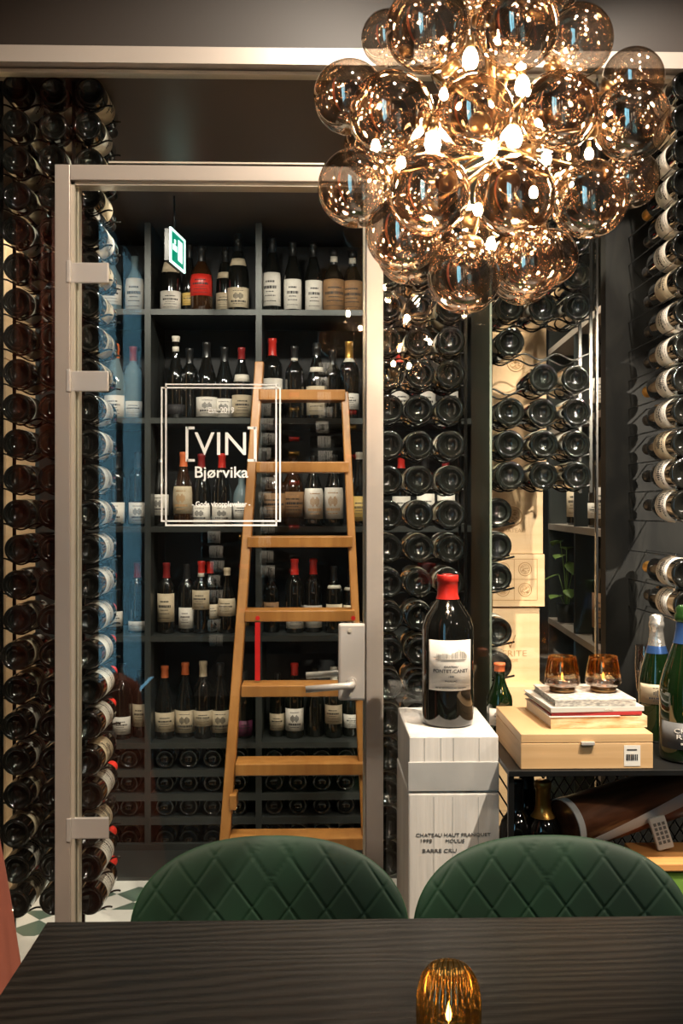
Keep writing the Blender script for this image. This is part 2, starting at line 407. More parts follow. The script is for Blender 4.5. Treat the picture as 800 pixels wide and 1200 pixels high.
def make_bottle(prof, glassm='bglass', lab=(.035, .115, 'white', 150), cap=('cred', .235), knurl=False, neck=None, mark=0, stripe=None, name='wine_bottle'):
    root = empty(name)
    link('bottle_body', variant(body_mesh(prof, knurl), M[glassm]), None, root)
    top = prof[-1][1]
    if cap:
        cm, cz = cap
        me = cached(('cap', id(prof), cz), lambda: smooth(lathe_me(prof_between(prof, cz, top-.0011, off=.0008)+[(0, top+.0006)], 28)))
        link('capsule', variant(me, M[cm]), None, root)
    if lab:
        za, zb, lm, deg = lab[:4]; h = math.radians(deg)/2
        me = cached(('lab', id(prof), za, zb, deg), lambda: smooth(patch_me(prof_between(prof, za, zb, off=.0004), -PI/2-h, -PI/2+h)))
        L_ = link('label', variant(me, M[lm]), None, root)
        H = zb-za; r = interp(prof, (za+zb)/2)
        def strips():
            bm = bmesh.new(); rnd = random.Random(hash((round(za*1e4), round(zb*1e4), mark)))
            rows = [(.72, .055, .5), (.55, .09, .75), (.42, .03, .45), (.3, .03, .6), (.14, .02, .7)] if mark == 0 else [(.83, .03, .5), (.30, .09, .7), (.17, .03, .5)]
            for (f, t, wd) in rows:
                a = -wd*h*.75
                while a < wd*h*.75:
                    b = min(a+rnd.uniform(.05, .2), wd*h*.75)
                    m2 = patch_me([(r+.0011, za+H*(f-t/2)), (r+.0011, za+H*(f+t/2))], -PI/2+a, -PI/2+b, 3, .0002); bm.from_mesh(m2); a = b+.04
            if mark:   # crest drawing
                for q in range(10):
                    a = -.35*h+.07*h*q; t = .08+.09*math.sin(q*.7)**2
                    m2 = patch_me([(r+.0011, za+H*(.56-t)), (r+.0011, za+H*(.56+t))], -PI/2+a, -PI/2+a+.045*h, 2, .0002); bm.from_mesh(m2)
            return tomesh(bm)
        if H > .03: link('label_print', variant(cached(('str', id(prof), za, zb, deg, mark), strips), M['ink'] if mark < 2 else M['inkbrown']), None, L_)
    if neck:
        za, zb, lm = neck
        me = cached(('nk', id(prof), za, zb), lambda: smooth(patch_me(prof_between(prof, za, zb, off=.0005), -PI/2-1.1, -PI/2+1.1, 14)))
        link('neck_label', variant(me, M[lm]), None, root)
    return root
def lay(root, x, z, y, roll=0., tilt=0., neckfwd=False):
    """lie a bottle along Y with its base at depth y"""
    R = Matrix.Rotation(-PI/2+tilt, 4, 'X') @ Matrix.Rotation(roll, 4, 'Z')
    root.rotation_euler = R.to_euler(); root.location = (x, y, z)

# lying prototypes (label wraps far round so that it shows from the side)
LIE = [
 dict(prof=BORD, lab=(.055, .145, 'white', 200), cap=('cred', .235), knurl=True),
 dict(prof=BORD, lab=(.050, .135, 'white', 210), cap=('cblack', .235), knurl=True),
 dict(prof=BORD, lab=(.060, .150, 'cream', 200), cap=('cdred', .235), knurl=True),
 dict(prof=BORD, lab=(.040, .120, 'white', 180), cap=('cgold', .235), knurl=True, mark=1),
 dict(prof=BORD, lab=(.050, .140, 'cream', 190), cap=('cblack', .235), knurl=True, mark=1),
]
BIG = [dict(prof=BURG, lab=(.045, .125, 'white', 200), cap=('cblack', .23), knurl=True, mark=1)]
PROTO = {}
def lie_bottle(i):
    if i not in PROTO:
        PROTO[i] = make_bottle(**(LIE+BIG)[i]); return PROTO[i]
    return copy_tree(PROTO[i])
CAPN = {0: 'red-capped', 1: 'black-capped', 2: 'dark-red-capped', 3: 'gold-capped', 4: 'cream-labelled', 5: 'wide black-capped'}

def rail_pts(xs, z, y, pitch, x0, x1):
    pts = []; n = int((x1-x0)/.006); xr = xs[0]
    for i in range(n+1):
        x = x0+(x1-x0)*i/n
        pts.append((x, y, z-.0412+.008*(1-math.cos(2*PI*(x-xr)/pitch))))
    return pts
def rack(name, xs, rows, yf, label, x0=None, x1=None, posts=(), lx=.055, zbot=0., ztop=2.49):
    r = empty(name, ((xs[0]+xs[-1])/2, yf+.1, 0), 0, label, 'bottle rack')
    o = r.location
    pitch = xs[1]-xs[0] if len(xs) > 1 else .09
    x0 = xs[0]-lx if x0 is None else x0; x1 = xs[-1]+lx if x1 is None else x1
    for z in rows:
        for y in (yf+.04, yf+.15):
            tube('wavy_rail', [Vector(p)-o for p in rail_pts(xs, z, y, pitch, x0, x1)], .0026, M['rail'], r, 6)
    for x in posts:
        for y in (yf+.04, yf+.15):
            box('upright', Vector((x-.004, y-.004, zbot))-o, Vector((x+.004, y+.004, ztop))-o, M['rail'], r)
    return r

# left rack: three columns by twenty-four rows
YL = 2.60
colsL = [PX(19, YL), PX(61, YL), PX(103, YL)]
rowsL = [PZ(108+41.2*i, YL) for i in range(24)]
rack('wine_rack', colsL, rowsL, YL, 'tall wavy-rod wine rack beside the door, three columns of dark bottles', posts=(colsL[0]-.05, (colsL[1]+colsL[2])/2))
rk = bpy.data.objects['wine_rack']; box('added_dark_board', Vector((colsL[0]-.12, 2.56, 0))-rk.location, Vector((colsL[2]+.03, 2.94, .03))-rk.location, M['dark'], rk)  # black board added to keep the bright tile under the rack dark
rnd = random.Random(3)
for j, x in enumerate(colsL):
    for i, z in enumerate(rowsL):
        if z < .05: continue
        k = rnd.choice([0, 0, 1, 2, 4]) if i > 10 else rnd.choice([1, 1, 4, 2, 3])
        if j == 2: k = rnd.choice([0, 0, 0, 4]) if i > 12 else (1 if i > 8 else rnd.choice([1, 4]))
        b = lie_bottle(k)
        lay(b, x+rnd.uniform(-.002, .002), z+.0002, YL+rnd.uniform(-.012, .012), roll=PI/2*.72*(1 if j != 5 else -1)+rnd.uniform(-.35, .35))
        cn = ('outermost', 'middle', 'door-side')[j]
        tag(b, f'{CAPN[k]} bottle in the tall rack beside the door, {cn} column, {ORD[i+1]} from the top', 'wine bottle', 'bottles in the tall rack beside the door')
# middle rack
YM = 2.60
colsM = [PX(455, YM), PX(491.5, YM), PX(528, YM)]
rowsM = [PZ(y, YM) for y in (238, 279, 319, 359, 399, 438, 479, 521, 562, 603, 643, 684, 724, 764, 805, 846, 887, 928, 969, 1010)]
rack('wine_rack', colsM, rowsM, YM, 'wavy-rod wine rack between the door and the steel divider', posts=(colsM[0]-.045, colsM[2]+.045), lx=.047)
for j, x in enumerate(colsM):
    for i, z in enumerate(rowsM):
        k = rnd.choice([1, 1, 4, 2, 0])
        b = lie_bottle(k)
        lay(b, x+rnd.uniform(-.002, .002), z+.0002, YM+rnd.uniform(-.01, .01), roll=rnd.choice([-1, 1])*rnd.uniform(.2, 1.3))
        cn = ('door-side', 'middle', 'divider-side')[j]
        tag(b, f'{CAPN[k]} bottle lying in the rack between door and divider, {cn} column, {ORD[i+1]} from the top', 'wine bottle', 'bottles in the rack between door and divider')
# right rack in front of the crates
YQ = 2.62
colsR = [PX(598, YQ), PX(637, YQ), PX(676, YQ)]
rowsR = [PZ(y, YQ) for y in (238, 279, 319, 358, 400, 442, 482, 520, 557)]
rack('wine_rack', colsR, rowsR, YQ, 'wavy-rod wine rack hanging in front of the pine wine crates', posts=(colsR[0]-.046, colsR[2]+.047), lx=.048, zbot=rowsR[-1]-.045)
full = {0: (0, 1, 2), 1: (0, 1, 2), 2: (0, 1, 2), 3: (0, 1, 2), 4: (0,), 5: (1, 2), 6: (0, 1, 2), 7: (0, 1, 2), 8: (0, 1, 2)}
for i, z in enumerate(rowsR):
    for j in full[i]:
        k = rnd.choice([1, 2, 4, 5, 3]) if i < 8 else (2, 2, 1)[j]
        if k == 5: k = 1
        b = lie_bottle(k); lay(b, colsR[j], z+.0002, YQ+rnd.uniform(-.008, .012), roll=rnd.uniform(.6, 1.6))
        tag(b, f'{CAPN[k]} bottle before the pine crates, {ORD[i+1]} row down, {("nearest the divider", "middle", "nearest the glass corner")[j]}', 'wine bottle', 'bottles in the rack before the pine crates')
# short pegged column hard against the divider
xs5 = FX+.046
ys5 = (600, 640, 677, 741, 781, 822)
pr = empty('bottle_peg_rail', (FX+.004, 2.7, 1.2), 0, 'column of short black pegs fixed to the divider panel holding six bottles', 'bottle rack')
for n, y in enumerate(ys5):
    z = PZ(y, 2.68)
    for yy in (2.70, 2.77):
        tube('peg', [Vector((FX, yy, z-.046))-pr.location, Vector((FX+.045, yy, z-.0415))-pr.location, Vector((FX+.095, yy, z-.030))-pr.location], .003, M['rail'], pr, 6)
    k = (0, 1, 3, 1, 4, 1)[n]; b = lie_bottle(k); lay(b, xs5, z+.0005, 2.67, roll=1.)
    tag(b, f'{CAPN[k]} bottle half hidden beside the divider panel, {ORD[n+1]} down from the top', 'wine bottle', 'bottles on the divider pegs')
# right-hand wall rack on the black wall
YW = 2.46
pegs = empty('wall_peg_rack', (PX(803, YW), 2.85, 1.4), 0, 'steel peg rack on the black wall holding a column of wine bottles', 'bottle rack')
xw = PX(806, YW)
ysW = [96, 134, 172, 210, 247, 286, 326, 366, 406, 444, 482, 520, 558, 596, None, 676, 713]
n = 0
for y in ysW:
    yy = 637 if y is None else y; z = PZ(yy, YW)
    for sx in (-1, 1):
        xx = xw+sx*.026
        tube('peg', [Vector((xx, 2.853, z-.036))-pegs.location, Vector((xx, 2.50, z-.0335))-pegs.location, Vector((xx, 2.475, z-.0335))-pegs.location, Vector((xx, 2.47, z-.026))-pegs.location], .0018, M['chrome'], pegs, 6)
    if y is None: continue
    n += 1; k = (1, 4, 1, 3, 1, 1, 4, 1, 1, 3, 1, 4, 5, 5, 3, 1)[n-1]
    b = lie_bottle(k); lay(b, xw, z+.0045+(.0035 if k == 5 else 0), YW+rnd.uniform(-.01, .01), roll=-PI/2*.8+rnd.uniform(-.25, .25))
    tag(b, f'{CAPN[k]} bottle on the pegs of the black wall, {ORD[n]} from the top', 'wine bottle', 'bottles on the black wall pegs')

# ------------------------------------------------------------------ back shelf unit
YS = 3.95
lev = [363, 490, 617, 745, 870]
zs = [PZ(y, YS) for y in lev]
vx = [PX(42, YS), PX(173, YS), PX(303, YS), PX(434, YS), PX(563, YS)]
un = empty('wine_shelf_unit', ((vx[0]+vx[-1])/2, YS+.15, 0), 0, 'tall dark grey shelving along the back of the cellar filled with standing bottles', 'shelf unit'); uo = un.location
for x in vx: box('shelf_divider', Vector((x-.012, YS, 0))-uo, Vector((x+.012, YS+.36, CC-.01))-uo, M['shelf'], un)
for z in zs:
    for a, b in zip(vx, vx[1:]): box('shelf_board', Vector((a+.012, YS+.002, z-.022))-uo, Vector((b-.012, YS+.36, z))-uo, M['shelf'], un)
box('back_panel', Vector((vx[0]-.012, YS+.36, 0))-uo, Vector((vx[-1]+.012, YS+.375, CC-.01))-uo, M['shelf_back'], un)
box('plinth', Vector((vx[0], YS-.004, 0))-uo, Vector((vx[-1], YS+.02, .035))-uo, M['shelf'], un)
tray = [902, 930, 958, 996]
for y in tray:
    z = PZ(y, YS)
    for a, b in zip(vx, vx[1:]):
        bm = bmesh.new(); add_box(bm, Vector((a+.012, YS+.02, z-.006))-uo, Vector((b-.012, YS+.35, z))-uo); add_box(bm, Vector((a+.012, YS+.004, z-.026))-uo, Vector((b-.012, YS+.0205, z+.002))-uo)
        link('bottle_tray', tomesh(bm), M['shelf'], un)
for bi, pxs in enumerate(((107, 129, 151), (193, 221, 249, 278), (321, 349, 377, 405))):
    for ri, y in enumerate(tray):
        z = PZ(y, YS)+.0377
        for ci, px in enumerate(pxs):
            b = lie_bottle(1); lay(b, PX(px, YS+.03), z, YS+.03, roll=1)
            tag(b, f'black bottle lying in a low shelf tray, {("hinge-side", "middle", "ladder-side")[bi]} bay, {ORD[ri+1]} tray down, {ORD[ci+1]} along', 'wine bottle', 'bottles lying in the low shelf trays')

SP = {}
def stand(px, Y, zb, spec, label, group=None, rz=0., hs=1.):
    key = repr(spec)
    if key in SP: b = copy_tree(SP[key])
    else: b = make_bottle(**spec); SP[key] = b
    b.location = (PX(px, Y), Y, zb+.0005); b.rotation_euler = (0, 0, rz); b.scale = (1, 1, 1)
    if hs != 1: b.scale = (hs, hs, hs)
    return tag(b, label, 'wine bottle', group)
def sp(prof, g='bglass', lab=None, cap=None, **k): return dict(prof=prof, glassm=g, lab=lab, cap=cap, **k)
W = lambda a, b, m='white', d=150: (a, b, m, d)
rows = [
 [(131, sp(CLR, 'bclear', W(.03, .11)), 'squat pale glass bottle with white label', 1), (158, sp(CLR, 'bclear', W(.01, .15)), 'short bottle wrapped in a tall white label', .95),
  (200, sp(CHMP, 'bglass', W(.01, .09), ('cdred', .27), neck=(.17, .215, 'cream')), 'champagne-shaped bottle with cream neck badge', .95),
  (222, sp(LNG, 'bglass', W(.04, .1, 'yellow'), ('cblack', .27)), 'slim black bottle with yellow label', .85), (236, sp(CLR, 'bbrown', W(.06, .14, 'cred'), ('cblack', .19)), 'square-shouldered liqueur bottle with red badge', 1.1),
  (264, sp(CHMP, 'bglass', W(.02, .10, 'cream'), ('cblack', .25), neck=(.17, .20, 'cream')), 'champagne-shaped bottle with gold-cream label', .85), (279, sp(CHMP, 'bglass', W(.02, .10, 'cream'), ('cblack', .25), neck=(.19, .22, 'cream'), mark=1), 'taller champagne-shaped bottle with crest label', 1.),
  (319, sp(BURG, 'bglass', W(.03, .16, 'white', 130), ('cblack', .24)), 'large bottle with tall white label', 1.05), (343, sp(BURG, 'bglass', W(.015, .14, 'white', 120), ('cblack', .24)), 'bottle with tall white label', .97),
  (367, sp(BURG, 'bglass', W(.015, .14, 'white', 120), ('cblack', .24)), 'bottle with tall white label', .98), (391, sp(CLR, 'bglass', W(.01, .13, 'kraft', 200), ('cblack', .19), neck=(.2, .222, 'cwhite')), 'jug-shouldered bottle in brown paper label', 1.05), (413, sp(CLR, 'bglass', W(.01, .13, 'kraft', 200), ('cblack', .19), neck=(.2, .222, 'cwhite')), 'jug-shouldered bottle in brown paper label', 1.05)],
 [(135, sp(CHMP, 'bclear', W(.01, .10), ('corange', .26)), 'pale glass bottle with orange-red cap and white label', .95), (156, sp(BORD, 'bclear', W(.01, .075), ('cdred', .24)), 'pale bottle with low white label', 1.),
  (206, sp(LNG, 'bglass', W(.02, .06, 'ink'), ('cwhite', .315), neck=(.275, .295, 'cwhite')), 'tall slim black bottle with pale neck band', 1.), (222, sp(BORD, 'bglass', None, ('cblack', .235)), 'plain unlabelled black bottle', .98), (242, sp(BURG, 'bglass', W(.01, .085), ('cblack', .24), mark=1), 'black bottle with small white crest label', 1.05), (263, sp(BURG, 'bglass', W(.01, .085), ('cblack', .24), mark=1), 'black bottle with small white crest label', 1.),
  (283, sp(BURG, 'bglass', W(.01, .10, 'cream'), ('cdred', .25), neck=(.155, .185, 'cwhite')), 'bottle with leaf-shaped shoulder badge', .98), (319, sp(BORD, 'bglass', W(.06, .15), ('cred', .235)), 'red-capped bottle with white label', 1.12), (345, sp(BORD, 'bglass', None, ('cblack', .235), neck=(.24, .25, 'cwhite')), 'unlabelled black bottle with pale neck ring', 1.), (371, sp(CHMP, 'bglass', W(.02, .14, 'cream'), ('cblack', .27), neck=(.2, .22, 'cwhite')), 'bottle with large cream label', .98), (390, sp(BORD, 'bglass', None, ('cblack', .235)), 'plain black bottle', .95), (409, sp(BORD, 'bglass', W(.04, .10), ('cgold', .235), neck=(.22, .235, 'cwhite')), 'gold-capped bottle with white label', 1.08), (468, sp(BORD, 'bglass', W(.02, .12), ('cred', .235)), 'red-capped bottle with white label', 1.), (500, sp(BORD, 'bglass', W(.02, .12), ('cblack', .235)), 'black-capped bottle with white label', 1.), (528, sp(BORD, 'bglass', W(.03, .12), ('cblack', .235)), 'black-capped bottle with pale label', 1.)],
 [(113, sp(CLR, 'bglass', W(.01, .10)), 'squat black bottle with white label', 1.), (137, sp(BORD, 'bglass', W(.01, .095), ('cblack', .235), mark=1), 'bottle with white horse-figure label', 1.), (162, sp(BORD, 'bglass', W(.01, .095), ('cblack', .235), mark=1), 'bottle with white figure label', 1.),
  (188, sp(CHMP, 'bglass', W(.05, .15), None, mark=1), 'round-shouldered bottle with rounded white label', .85), (215, sp(BURG, 'bbrown', W(.05, .16, 'cream'), ('corange', .24), mark=2), 'bottle with cream label and orange emblem', 1.), (236, sp(BURG, 'bglass', W(.01, .085), ('cdred', .24), mark=1), 'bottle with low white label', .98), (260, sp(BURG, 'bglass', W(.01, .085), ('cred', .24), mark=1), 'red-capped bottle with low white label', .98),
  (283, sp(CLR, 'bclear', W(.03, .10)), 'small pale bottle', .9), (322, sp(CLR, 'bbrown', W(.03, .12, 'kraft', 220)), 'amber-brown bottle with orange label', 1.1), (343, sp(CLR, 'bbrown', W(.03, .12, 'kraft', 220)), 'amber-brown bottle with rust label', 1.15), (367, sp(BURG, 'bglass', W(.03, .16, 'white', 160), ('cblack', .24), mark=2), 'bottle with tall pale grey label', .95), (391, sp(BURG, 'bglass', W(.03, .16, 'white', 160), ('cblack', .24), mark=2), 'bottle with tall white label', .97), (421, sp(BURG, 'bglass', W(.02, .12, 'yellow'), ('cwhite', .27)), 'bottle with yellow label', 1.), (470, sp(BORD, 'bglass', W(.02, .12), ('cred', .235)), 'red-capped bottle with white label', 1.), (498, sp(BORD, 'bglass', W(.02, .13), ('cblack', .235)), 'bottle with cream label', 1.), (522, sp(BORD, 'bglass', W(.02, .13), ('cdred', .235)), 'bottle with white label', 1.)],
 [(133, sp(BORD, 'bglass', W(.03, .09), ('cblack', .235)), 'bottle with striped white label', 1.), (161, sp(BORD, 'bglass', W(.01, .05), ('cdred', .235)), 'slim bottle with small low white label', .95), (195, sp(BORD, 'bglass', W(.05, .17, 'cream'), ('cdred', .235)), 'dark-red-capped bottle with tall cream label', .95), (219, sp(BORD, 'bglass', W(.02, .11, 'white', 110), ('cblack', .235)), 'bottle with small square white label', .93), (236, sp(BORD, 'bglass', W(.10, .18, 'cream'), ('cred', .25), neck=(.235, .25, 'cwhite')), 'red-and-white-capped bottle with cream label', .97), (246, sp(BORD, 'bglass', W(.06, .12, 'cream'), ('cred', .25)), 'bottle with red and white cap, half hidden', .96), (266, sp(BURG, 'bglass', W(.08, .16, 'cream', 170), ('cream', .265)), 'wide bottle with parchment label', .88), (318, sp(BORD, 'bglass', W(.07, .14, 'kraft'), ('cblack', .235)), 'bottle with tan label', .88), (345, sp(BORD, 'bglass', W(.02, .10), ('cred', .235)), 'red-capped bottle with wide white label', 1.), (367, sp(BORD, 'bglass', W(.02, .11), ('cred', .235)), 'red-capped bottle with bright white label', 1.), (391, sp(BORD, 'bglass', W(.07, .13, 'cream'), ('cblack', .235), neck=(.2, .215, 'cwhite')), 'bottle with parchment label', .9), (411, sp(BORD, 'bglass', W(.07, .13, 'cream'), ('cblack', .235), neck=(.2, .215, 'cwhite')), 'bottle with parchment label', .85)],
 [(143, sp(BORD, 'bglass', W(.02, .09, 'white', 150), ('cblack', .235)), 'black-capped bottle with square white label', 1.), (165, sp(BORD, 'bglass', W(.05, .15, 'cream', 130), ('cblack', .235)), 'bottle with figure on tall cream label', .9), (193, sp(BURG, 'bglass', W(.03, .11, 'cream'), ('corange', .25)), 'orange-capped bottle with cream label', .97), (217, sp(BURG, 'bglass', W(.02, .11, 'cream', 170), ('corange', .25), mark=1), 'orange-capped bottle with landscape label', 1.), (238, sp(BORD, 'bglass', W(.05, .11, 'cream'), ('cream', .24)), 'cream-capped bottle with cream label', 1.03), (258, sp(BURG, 'bglass', W(.02, .11, 'cream', 170), ('cblack', .25), mark=1), 'bottle with river-scene label', .99), (286, sp(BORD, 'bglass', W(.01, .08, 'purple'), ('cblack', .235)), 'bottle with purple label', .9), (325, sp(BORD, 'bglass', W(.03, .11, 'cream'), ('cblack', .235)), 'bottle with cream label', .85), (345, sp(BORD, 'bglass', W(.03, .12), ('cred', .25), mark=1), 'red-capped bottle with white and red label', 1.), (369, sp(CHMP, 'bglass', None, None, neck=(.19, .2, 'cwhite')), 'bare dark sparkling bottle', .85), (391, sp(BORD, 'bglass', W(.06, .14, 'cream'), ('cwhite', .24)), 'bottle with parchment label', .95), (412, sp(BURG, 'bglass', W(.04, .10), ('cblack', .24)), 'wide bottle with white label', .9)],
]
SH = ('top', 'second', 'third', 'fourth', 'fifth')
for r, row in enumerate(rows):
    for i, (px, s, ds, hs) in enumerate(row):
        dy = .10 + (.025 if i % 2 else 0)
        stand(px, YS+dy, zs[r], s, f'{ds}, {SH[r]} shelf{" down" if r else ""}, {ORD[i+1]} along', 'bottles standing on the back shelves', rnd.uniform(-.2, .2), hs)

# ------------------------------------------------------------------ ladder
def lad(t):  # t = height fraction along z
    return 3.32+.56*t/1.93
def LP(px, py):
    """point on the leaning plane of the ladder seen at px,py"""
    v = (HY-py)/F
    # Y = 3.32 + .29*z ; z = CZ+v*Y
    Y = (3.32+.29*CZ)/(1-.29*v); return P(px, py, Y)
la = empty('wooden_ladder', (LP(345, 800).x, 3.4, 0), 0, 'honey-coloured wooden ladder leaning against the back shelves behind the door', 'ladder'); lo_ = la.location
def beam(name, p0, p1, wx, wy, m, parent, off):
    bm = bmesh.new()
    vs = []
    for p in (p0, p1):
        for a, b in ((-1, -1), (1, -1), (1, 1), (-1, 1)): vs.append(bm.verts.new(p-off+Vector((a*wx/2, b*wy/2, 0))))
    for f in ((3, 2, 1, 0), (4, 5, 6, 7), (0, 1, 5, 4), (1, 2, 6, 5), (2, 3, 7, 6), (3, 0, 4, 7)): bm.faces.new([vs[i] for i in f])
    bmesh.ops.bevel(bm, geom=list(bm.edges), offset=.003, segments=1, affect='EDGES')
    return link(name, tomesh(bm), m, parent)
def lz(px, z):  # ladder point at height z, px interpolated
    Y = 3.32+.29*z; return Vector((PX(px, Y), Y, z))
beam('side_rail', lz(257, .0), LP(304.5, 425), .034, .07, M['wood'], la, lo_)
beam('side_rail', lz(433, .0), LP(403.5, 460), .028, .07, M['wood'], la, lo_)
for (xa, xb, ya, yb) in ((304, 404, 456, 470), (301, 408, 541, 554), (291, 412, 626, 641), (288, 415, 713, 727), (284, 420, 800, 814), (277, 427, 889, 905), (270, 427, 977, 992), (264, 430, 1066, 1080)):
    zt_ = LP(xa, ya).z; Yc = LP(xa, ya).y
    z0_ = LP(xa, yb).z
    box('step', Vector((PX(xa, Yc), Yc-.06, z0_))-lo_, Vector((PX(xb, Yc), Yc+.05, z0_+.040))-lo_, M['wood'], la, .003)
sp0 = LP(303, 727); sp1 = LP(302, 797)
struct(box('trim_5', (XL, 3.66, 0), (PX(563, YS), YS-.005, .012), M['shelf']))
box('safety_strap', Vector((sp0.x-.009, sp0.y-.07, sp1.z))-lo_, Vector((sp0.x+.009, sp0.y-.064, sp0.z))-lo_, M['strap'], la)
hb = LP(274, 936); box('hinge_block', hb-lo_-Vector((.012, .05, .025)), hb-lo_+Vector((.012, .03, .025)), M['wood'], la, .003)
for px in (303, 413):
    c = LP(px, 722); me = lathe_me([(0, 0), (.008, 0), (.008, .004), (0, .004)], 12); me.transform(Matrix.Rotation(PI/2, 4, 'X'))
    o = link('red_plug', me, M['strap'], la); o.location = c-lo_+Vector((0, -.0605, -.0))

# ------------------------------------------------------------------ pine crates
def crate(px0, px1, y0, y1, Y, label, depth=.33, grooves=0, name='pine_wine_crate'):
    a = P(px0, y0, Y); b = P(px1, y1, Y)
    t = empty(name, ((a.x+b.x)/2, Y+depth/2, b.z), 0, label, 'wooden crate', 'pine wine crates stacked behind the rack')
    o = t.location
    W_, H = b.x-a.x, a.z-b.z
    h = .009
    box('crate_front', Vector((a.x, Y, b.z+.0006))-o, Vector((b.x, Y+h, a.z-.0006))-o, M['crate'], t, .0012)
    bm = bmesh.new()
    add_box(bm, Vector((a.x, Y+h, b.z+.0006))-o, Vector((a.x+h, Y+depth, a.z-h))-o); add_box(bm, Vector((b.x-h, Y+h, b.z+.0006))-o, Vector((b.x, Y+depth, a.z-h))-o)
    add_box(bm, Vector((a.x+h, Y+depth-h, b.z+.0006))-o, Vector((b.x-h, Y+depth, a.z-h))-o); add_box(bm, Vector((a.x+h, Y+h, b.z+.0006))-o, Vector((b.x-h, Y+depth-h, b.z+.01))-o)
    link('crate_box', tomesh(bm), M['crate'], t)
    box('lid', Vector((a.x, Y+h, a.z-h))-o, Vector((b.x, Y+depth, a.z-.0006))-o, M['crate'], t, .001)
    return t, o, a, b
YC = 3.02
def ring(name, c, r, m, parent, t=.0013, n=28):
    return tube(name, [c+Vector((r*math.cos(2*PI*i/n), 0, r*math.sin(2*PI*i/n))) for i in range(n)], t, m, parent, 5, True)
def stamp(parent, o, px, py, r, Y):
    c = P(px, py, Y-.0003)-o
    ring('stamp_ring', c, r, M['inkbrown'], parent); ring('stamp_ring', c, r*.72, M['inkbrown'], parent, .0008)
    bm = bmesh.new(); rn = random.Random(int(px*7+py))
    for i in range(34):
        a, q = rn.uniform(0, 2*PI), r*.6*math.sqrt(rn.random()); s = rn.uniform(.06, .15)*r
        add_box(bm, c+Vector((q*math.cos(a)-s, -.0004, q*math.sin(a)-s*.4)), c+Vector((q*math.cos(a)+s, 0, q*math.sin(a)+s*.4)))
    link('stamp_print', tomesh(bm), M['inkbrown'], parent)
t, o, a, b = crate(577, 640, 384, 573, YC, 'tall plain pine crate with a round burnt stamp, topmost of the stack'); stamp(t, o, 604, 425, .026, YC)
t, o, a, b = crate(577, 636, 573.5, 649, YC, 'knotty pine crate with faint oval crest, second from the top of the stack')
stamp(t, o, 600, 605, .030, YC); text('crate_lettering', 'CHATEAU', P(600, 622, YC-.001)-o, .018, M['inkbrown'], t)
t, o, a, b = crate(577, 638, 649.5, 711, YC-.01, 'pine crate with four round seals in a square grid, third of the stack')
for px, py in ((589, 667), (615, 667), (589, 691), (615, 691)): stamp(t, o, px, py, .020, YC-.01)
for q in ((577, 655, 629, 655.6), (577, 678.6, 629, 679.2), (577, 703, 629, 703.6), (602, 655, 602.6, 703), (629, 655, 629.6, 703)):
    box('burnt_line', P(q[0], q[1], YC-.0112)-o, P(q[2], q[3], YC-.0100)-o, M['inkbrown'], t)
t, o, a, b = crate(577, 632, 711.5, 804, YC+.01, 'pine crate with large V mark, fourth of the stack')
Yv = YC+.009
text('crate_lettering', 'VERITE', P(599, 766, Yv)-o, .026, M['inkbrown'], t, width=.095)
text('crate_lettering', 'LA JOIE', P(599, 774, Yv)-o, .013, M['inkbrown'], t)
for (xa, xb) in ((592, 598), (604, 597.5)):
    pa, pb = P(xa, 744, Yv)-o, P(xb, 759, Yv)-o; tube('v_mark', [pa, pb], .0016, M['inkbrown'], t, 5)
crate(572, 640, 804.5, 950, YC-.02, 'pine crate at counter height, fifth of the stack'); crate(572, 640, 950.5, 1123.5, YC-.02, 'pine crate standing on the cellar floor under the stack')
# crates behind the left rack
for i, (y0, y1) in enumerate(((262, 420), (420.5, 560), (560.5, 700), (700.5, 840), (840.5, 980), (980.5, 1093))):
    crate(-44, 7, y0, y1, 3.2, f'pine crate behind the tall rack beside the door, {ORD[i+1]} from the top of its stack')

# ------------------------------------------------------------------ side shelf near the glass corner
su = empty('side_shelf_unit', (PX(708, 2.97)+.16, 3.4, 0), 0, 'grey side shelf unit with bottles behind the pine crates and glass corner', 'shelf unit'); so = su.location
Yn, Yf = 2.93, 3.86
def sx_(Y): return PX(708, Yn)+(PX(642, Yf)-PX(708, Yn))*(Y-Yn)/(Yf-Yn)
for ly in (385, 493, 617, 742, 870):
    z = CZ+(HY-ly)/F*3.4
    bm = bmesh.new(); vs = []
    for zz in (z-.022, z):
        for (x, y) in ((sx_(Yn), Yn), (sx_(Yn)+.34, Yn), (sx_(Yf)+.34, Yf), (sx_(Yf), Yf)): vs.append(bm.verts.new(Vector((x, y, zz))-so))
    for f in ((3, 2, 1, 0), (4, 5, 6, 7), (0, 1, 5, 4), (1, 2, 6, 5), (2, 3, 7, 6), (3, 0, 4, 7)): bm.faces.new([vs[i] for i in f])
    link('shelf_board', tomesh(bm), mat('shelf_edge_beige', (.34, .29, .24), .45) if ly == 385 else bpy.data.materials['shelf_edge_beige'], su)
for Y in (Yn, 3.37, Yf):
    box('shelf_divider', Vector((sx_(Y)+.002, Y-.010, 0))-so, Vector((sx_(Y)+.34, Y+.010, CC-.01))-so, M['shelf'], su)
box('back_panel', Vector((sx_(Yn)+.345, Yn, 0))-so, Vector((sx_(Yn)+.36, Yf, CC-.01))-so, M['shelf_back'], su)
def zsh(ly): return CZ+(HY-ly)/F*3.4
